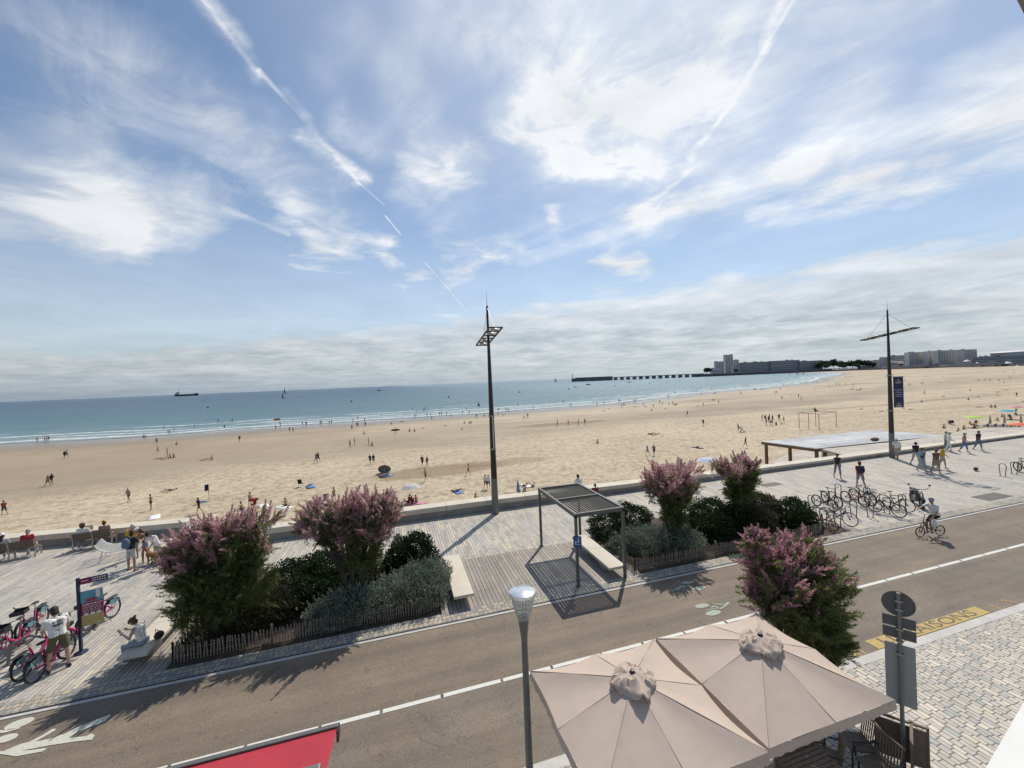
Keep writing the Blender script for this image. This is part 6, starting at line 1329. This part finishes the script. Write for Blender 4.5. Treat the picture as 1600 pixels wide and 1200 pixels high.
for k in(0,.33,.66,1): p=Vector(poly[1]+(0,)).lerp(Vector(poly[3]+(0,)),k); MB().box((p.x,p.y-.3,-2.3),(.25,.25,4.4)).build('support_post',m_wood,t2)
mb=MB(); L4=[at(1204,726,-4.2),at(1236,708,-4.2),at(1330,700,-4.2),at(1322,722,-4.2)]; mb.prism([(v.x,v.y) for v in L4][::-1],-4.28,-4.0); mb.build('lower_deck',m_ltd,t)
p=at(1367,688,zt); tag(MB().ball(p+Vector((0,0,.1)),(.5,.3,.22),8).build('sand_bag',CL['brown']),'brown covered bundle lying on the timber terrace','bundle')
# ------------------------------------------------------------------ things at sea
def P3(px,D,z): 
    v=far(px,628-.0408*px,D); return Vector((v.x,v.y,z))
HD=math.atan2(NS[0],RS[0])
m_hull=mat('dark_hull',(.03,.035,.04),.5); m_hullw=mat('white_hull',(.6,.6,.6),.5); m_sailw=cloth('sailwhite',(.6,.62,.64)); m_saild=cloth('saildark',(.06,.03,.04)); m_sailr=cloth('sailred',(.45,.06,.05))
def seafar(px,py,z=-4.36): return at(px,py,z)
def ship():
    p=P3(292,3000,-4.4); t=thing('cargo_ship','long dark cargo ship on the horizon at the left','ship',p,HD+.03); L=170
    MB().prism([(-L/2,-10),(L/2-14,-10),(L/2,0),(L/2-14,10),(-L/2,10)],0,13).build('hull',m_hull,t)
    MB().prism([(L/2-26,-9),(L/2-12,-9),(L/2-1,0),(L/2-12,9),(L/2-26,9)],13,18).build('forecastle',m_hull,t)
    MB().box((-L/2+24,0,22),(22,17,18)).build('bridge',m_hullw,t); MB().box((-L/2+10,0,18),(12,12,10)).build('funnel',m_hull,t); MB().tube([(-L/2+26,0,30),(-L/2+26,0,52)],.8,6).build('mast',m_hull,t)
    for x in(-20,10,40): MB().tube([(x,0,13),(x,0,22)],.9,5).build('crane_post',m_hull,t)
ship()
def sail(px,py,h,label,main,jib=None,hull=m_hullw,motor=False,D=None,rz=0,lean=0):
    p=P3(px,D,-4.4) if D else seafar(px,py); t=thing('sailing_boat',label,'boat',p,HD+rz); L=h*.62; w=L*.16
    mb=MB(); S=[(-.5,.8,.55),(-.2,1,.5),(.2,.85,.55),(.5,.02,.75)]; V=[]
    for x,ww,zz in S: V+=[(x*L,-w*ww,L*.12*zz/.5),(x*L,0,-.3),(x*L,w*ww,L*.12*zz/.5)]
    mb.add(V,[(i*3+j,i*3+j+1,(i+1)*3+j+1,(i+1)*3+j) for i in range(3) for j in range(2)]+[(0,2,1)]+[(i*3,(i+1)*3,(i+1)*3+2,i*3+2) for i in range(3)]); mb.build('hull',hull,t)
    MB().tube([(0,0,0),(-lean*h*.1,0,h)],h*.008,6).build('mast',m_galv,t)
    if main: 
        c=MB().add([(-.02*h,0,h*.12),(-.02*h-lean*h*.1,0,h*.98),(-.16*h,.04*h,h*.55),(-.30*h,.05*h,h*.13)],[(0,1,2,3)]).build('mainsail',main,t); c.modifiers.new('s','SOLIDIFY').thickness=.04
    if jib: c=MB().add([(.03*h,0,h*.85),(.3*h,0,h*.1),(.03*h,.05*h,h*.14)],[(0,1,2)]).build('jib',jib,t); c.modifiers.new('s','SOLIDIFY').thickness=.04
    if not main: MB().box((-.05*L,0,L*.18),(L*.35,w*1.2,L*.08)).build('cabin',hull,t)
sail(445.5,612,26,'tall dark-sailed boat on the horizon, the tallest sail at the left',m_saild,None,D=1600,lean=.6)
sail(442.5,622,9,'small black-sailed dinghy below the tall dark sail',m_saild,None,m_hull)
sail(592,613,20,'two-masted dark yacht without sails, left of the near mast',None,None,m_hull,D=1150)
sail(868,596,22,'white sailing boat just left of the jetty tip',m_sailw,m_sailw,D=2000)
sail(919,601.5,14,'anchored sloop with bare mast directly below the jetty tip',None,None,m_hull)
sail(983,597.5,15,'anchored sloop with bare mast right in front of the pier openings',None,None,m_hullw)
sail(185,626,6,'tiny white sail far out at the left',m_sailw,None); sail(354,623.5,6,'tiny white boat right of the cargo ship',None,None); sail(890,597,9,'small boat with bare mast touching the jetty tip',None,None,m_hullw)
for px,l in((1235,'leftmost small catamaran with a red sail off the headland'),(1245.5,'second small catamaran with a red sail off the headland'),(1248,'third small catamaran with a red sail off the headland'),(1256,'rightmost small catamaran with a red sail off the headland')): sail(px,585,7.5,l,m_sailr,None)
t=thing('motor_boat','small pale motor boat below the anchored sloops','boat',at(898,605,-4.36),HD); MB().prism([(-2.2,-.8),(1.4,-.8),(2.6,0),(1.4,.8),(-2.2,.8)],0,.8).build('hull',m_hullw,t); MB().box((-.2,0,1.1),(1.4,1.1,.6)).build('cabin',m_hullw,t)
bu=[(319,625.5),(325,637.5),(549,628),(466,621),(701,621.5),(748,634),(812,613.5),(778,605.5),(889,608.5),(961,603.3),(1015,599.3),(1042,596.5)]
b0=None
for i,(px,py) in enumerate(bu):
    if b0 is None: b0=MB().lathe((0,0,0),[(.0,-.2),(.7,-.1),(.75,.35),(.3,.9),(.12,1.5),(0,1.5)],12).build('buoy',m_hull,None,True); o=b0
    else: o=b0.copy(); col.objects.link(o)
    o.location=at(px,py,-4.36); tag(o,f'small dark mooring buoy on open water, {ORD[sorted(bu).index((px,py))+1]} from the left','buoy','mooring buoys')
# ------------------------------------------------------------------ jetty, headland, far town
m_jet=mat('dark_masonry',(.13,.13,.14),.9,.25,.05); m_bld=[mat('facade_pale',(.62,.61,.60),.85,.08,.05),mat('facade_grey',(.50,.50,.51),.85,.08,.05),mat('facade_cream',(.66,.62,.56),.85,.08,.05),mat('facade_dark',(.30,.31,.33),.85,.08,.05)]
m_win=mat('window_dark',(.14,.16,.19),.3); m_qy=mat('quay_rock',(.10,.10,.105),.95,.35,.08)
def rib(name,pts,w,z0,z1,mt,parent=None):
    mb=MB()
    for a,b in zip(pts,pts[1:]):
        d=(b-a); d.z=0; n=Vector((-d.y,d.x,0)).normalized()*w/2; mb.prism([(v.x,v.y) for v in(a-n,b-n,b+n,a+n)],z0,z1)
    return mb.build(name,mt,parent)
t=thing('jetty','long dark stone jetty with arched openings reaching out to sea','jetty')
rib('solid_end',[P3(893,1500,0),P3(957,1470,0)],14,-6,7.5,m_jet,t)
rib('parapet',[P3(898,1498,0),P3(957,1470,0)],4,7.5,10.5,m_jet,t)
rib('walkway',[P3(957,1470,0),P3(1100,1390,0)],8,5.2,7.2,m_jet,t)
for k in range(14):
    p=P3(957,1470,0).lerp(P3(1100,1390,0),(k+.5)/14); MB().box((p.x,p.y,0),(11,10,12),rz=HD).build('pier',m_jet,t)
lh=thing('lighthouse','small lighthouse on the tip of the jetty','lighthouse',P3(895,1500,7.5)); MB().tube([(0,0,0),(0,0,13)],[2.0,1.4],10).build('tower',m_bld[1],lh); MB().tube([(0,0,13),(0,0,16)],1.1,10).build('lantern',m_hull,lh); MB().lathe((0,0,16),[(1.5,0),(0,1.8)],10).build('cap',m_hull,lh)
qp=[P3(1086,1400,0),P3(1105,1370,0),P3(1160,1390,0),P3(1240,1450,0),P3(1300,1500,0),P3(1300,4200,0),P3(1080,4200,0)]
o=MB().prism([(v.x,v.y) for v in qp],-7,4.2).build('headland',m_qy); struct(o)
rib('rock_bank',[P3(1095,1378,0),P3(1160,1378,0),P3(1245,1440,0),P3(1298,1495,0)],16,-7,.5,m_qy); struct(bpy.data.objects['rock_bank'])
fp=[(1240,1620),(1300,1480),(1390,1330),(1480,1120),(1600,850),(1760,640),(2200,420)]
fpv=[P3(a,b,0) for a,b in fp]; t=thing('far_promenade_wall','low dark promenade wall along the far end of the beach','wall'); rib('wall',fpv,6,-6,.6,mat('far_wall',(.17,.165,.16),.9,.2,.05),t)
lp=fpv+[P3(2600,6000,0),P3(1200,6000,0)]; o=MB().prism([(v.x,v.y) for v in lp],-6,.3).build('far_land',m_qy); struct(o)
def block(label,px0,px1,pytop,D,mi,floors,bays,name='apartment_block',zb=.3,rz=0,depth=16,roof=True,cat='building',win=True):
    a=P3(px0,D,0); b=P3(px1,D,0); mid=(a+b)/2; w=(b-a).length; top=far((px0+px1)/2,pytop,D).z; h=top-zb
    t=thing(name,label,cat,(mid.x,mid.y,zb),HD+rz)
    MB().box((0,depth/2,h/2),(w,depth,h)).build('wall',m_bld[mi],t)
    if win:
        fh=h/(floors+.4); bw=w/bays; wm=MB().box((0,0,0),(bw*.5,.5,fh*.42)); w0=None
        n=0
        for f in range(floors):
            MB().box((0,-.7,fh*(f+.28)),(w*.96,1.5,fh*.14)).build('balcony',m_bld[(mi+1)%2 if mi<2 else 0],t)
            for k in range(bays):
                if n>=96: break
                x=-w/2+bw*(k+.5)
                if w0 is None: w0=wm.build('window',m_win,t); o=w0
                else: o=w0.copy(); col.objects.link(o)
                o.location=(x,-.02,fh*(f+.68)); n+=1
    if roof:
        MB().box((0,depth/2,h+.5),(w+1,depth+1,1.0)).build('roof_slab',m_bld[3],t)
        rr=random.Random(int(px0)); 
        for k in range(max(1,int(w/30))): MB().box((rr.uniform(-w*.4,w*.4),depth/2,h+2.3),(rr.uniform(3,8),6,2.8)).build('lift_house',m_bld[mi],t)
    return t
block('tall pale tower block on the headland, the highest building',1134,1146,554.5,1700,0,14,3,'tower_block',4)
block('shorter tower attached right of the highest one',1146.5,1155,562.5,1720,2,11,3,'tower_block',4)
block('separate square tower left of the highest one',1119,1131,565,1680,0,9,3,'tower_block',4)
block('low pale house at the left tip of the headland',1113,1127,575.5,1560,0,1,3,'house',4)
block('left end of the long seafront block on the headland, lowest part',1146,1160,571,1560,1,4,4,zb=4)
block('long grey seafront apartment block on the headland, left section',1157,1205,566,1560,3,5,14,zb=4)
block('long grey seafront apartment block on the headland, middle section',1205,1250,563.5,1550,3,5,14,zb=4)
block('long grey seafront apartment block on the headland, right section',1250,1286,564,1540,3,5,11,zb=4)
block('low terraced house row right of the tree clump, first house',1358,1371,563.5,1480,2,2,3,'house'); block('low terraced house right of the tree clump, second house',1371,1382,562.5,1470,2,2,3,'house')
block('grey apartment block immediately left of the bannered mast and behind it',1381,1400,558,1400,1,6,6)
block('dark grey apartment block right of the bannered mast',1396,1422,555.5,1350,3,6,8)
block('pale stepped apartment block, second right of the bannered mast',1421,1451,550.5,1300,0,8,8)
block('cream apartment block with blank wall in the middle of the right group',1451,1466,549,1270,2,8,3)
block('pale apartment block with white balconies in the right group',1466,1508,547.5,1240,0,8,10)
block('cream corner block at the right end of the apartment group',1507,1527,546.5,1200,2,8,5)
block('long low dark casino building right of the apartments',1519,1640,556.5,1050,3,2,20,'casino',cat='building',depth=40)
# round hall roof
a=P3(1593,1150,0); t=thing('round_hall','round white-roofed hall at the right frame edge','building',(a.x,a.y,.3)); z=far(1593,549,1150).z; MB().lathe((0,0,0),[(54,0),(54,z-3),(55,z-2)],40).build('wall',m_bld[1],t,True); MB().lathe((0,0,z-2),[(56,0),(50,2.2),(30,4.5),(0,5.6)],40).build('roof',m_hullw,t,True)
mb=MB(); a0=P3(1240,1560,0)
block('low white terrace building below the tree clump',1346,1384,571.5,1430,3,1,8,'pavilion')
block('long low seafront gallery behind the far beach, left',1384,1480,571,1180,3,1,20,'pavilion'); block('long low seafront gallery behind the far beach, right',1480,1600,567.5,900,3,1,20,'pavilion')
def tent(px,py,D,w,label):
    a=P3(px,D,0); z=far(px,py,D).z; t=thing('marquee',label,'marquee',(a.x,a.y,.3)); MB().lathe((0,0,0),[(w*.5,z-5),(w*.25,z-3.2),(.4,z-.6),(0,z)],8).build('roof',m_hullw,t)
    for i in range(4): an=math.pi/2*i+.4; MB().tube([(w*.45*math.cos(an),w*.45*math.sin(an),0),(w*.45*math.cos(an),w*.45*math.sin(an),z-5)],.3,5).build('post',m_galv,t)
tent(1511,561.5,1010,15,'pointed white marquee in front of the right apartments'); tent(1527,566,980,20,'low white marquee right of the pointed one'); tent(1573,564.5,900,20,'wide white marquee in front of the casino'); tent(1552,566.5,930,14,'small white marquee between the two wider ones'); tent(1590,570,820,14,'white awning roof at the far right beach edge')
# trees of the far shore
m_ft=leaf_mat('far_foliage',[(.05,.07,.05),(.075,.095,.065),(.10,.12,.085)],.8,.3,.1)
def ftree(px,pytop,D,w,label,zb=.3,group='trees on the far shore'):
    rg2=np.random.default_rng(int(px*7)); w*=1.35; a=P3(px,D,0); top=far(px,pytop,D).z-zb; t=thing('far_tree',label,'tree',(a.x,a.y,zb),0,group)
    MB().tube([(0,0,0),(.5,0,top*.4),(0,0,top*.7)],[.9,.6,.3],6).build('trunk',m_bark,t)
    br=MB()
    for k in range(4): e=unit(rg2.normal(size=3)); br.tube([(0,0,top*.35),(e[0]*w*.3,e[1]*w*.3,top*.75)],[.35,.12],5)
    br.build('limbs',m_bark,t)
    n=1500; cs=[(rg2.uniform(-.3,.3)*w,rg2.uniform(-.2,.2)*w,top*rg2.uniform(.5,.78),w*rg2.uniform(.2,.34),top*rg2.uniform(.14,.24)) for _ in range(8)]
    P=[]
    for cx,cy,cz,rr,rz_ in cs: d=unit(rg2.normal(size=(n//8,3)))*rg2.uniform(.5,1,(n//8,1)); P.append(np.array((cx,cy,cz))+d*np.array((rr,rr,rz_)))
    P=np.concatenate(P); V,Fq=slivers(P,unit(rg2.normal(size=P.shape)),w*.075,w*.06); np_mesh('crown',V,Fq,m_ft,t)
FT=[(1104,574,1500,22,4),(1110,575,1500,16,4),(1150,576,1540,12,4),(1280,566,1520,20,.3),(1288,563,1500,24,.3),(1297,562.5,1490,26,.3),(1303,559.5,1490,22,.3),(1312,563.5,1480,28,.3),(1322,565,1470,26,.3),(1332,562.5,1460,28,.3),(1342,561.5,1450,28,.3),(1351,562,1440,26,.3),(1359,563,1430,22,.3),(1365,566,1430,18,.3),(1292,568,1450,20,.3),(1318,568,1440,22,.3),(1340,567,1430,20,.3),(1533,556,1100,16,.3),(1541,555,1110,18,.3),(1552,556,1120,16,.3),(1562,554.5,1120,18,.3)]
FT.sort()
for i,(px,py,D,w,zb) in enumerate(FT): ftree(px,py,D,w,f'{ORD[i+1]} dark round-crowned tree from the left on the far shore',zb)
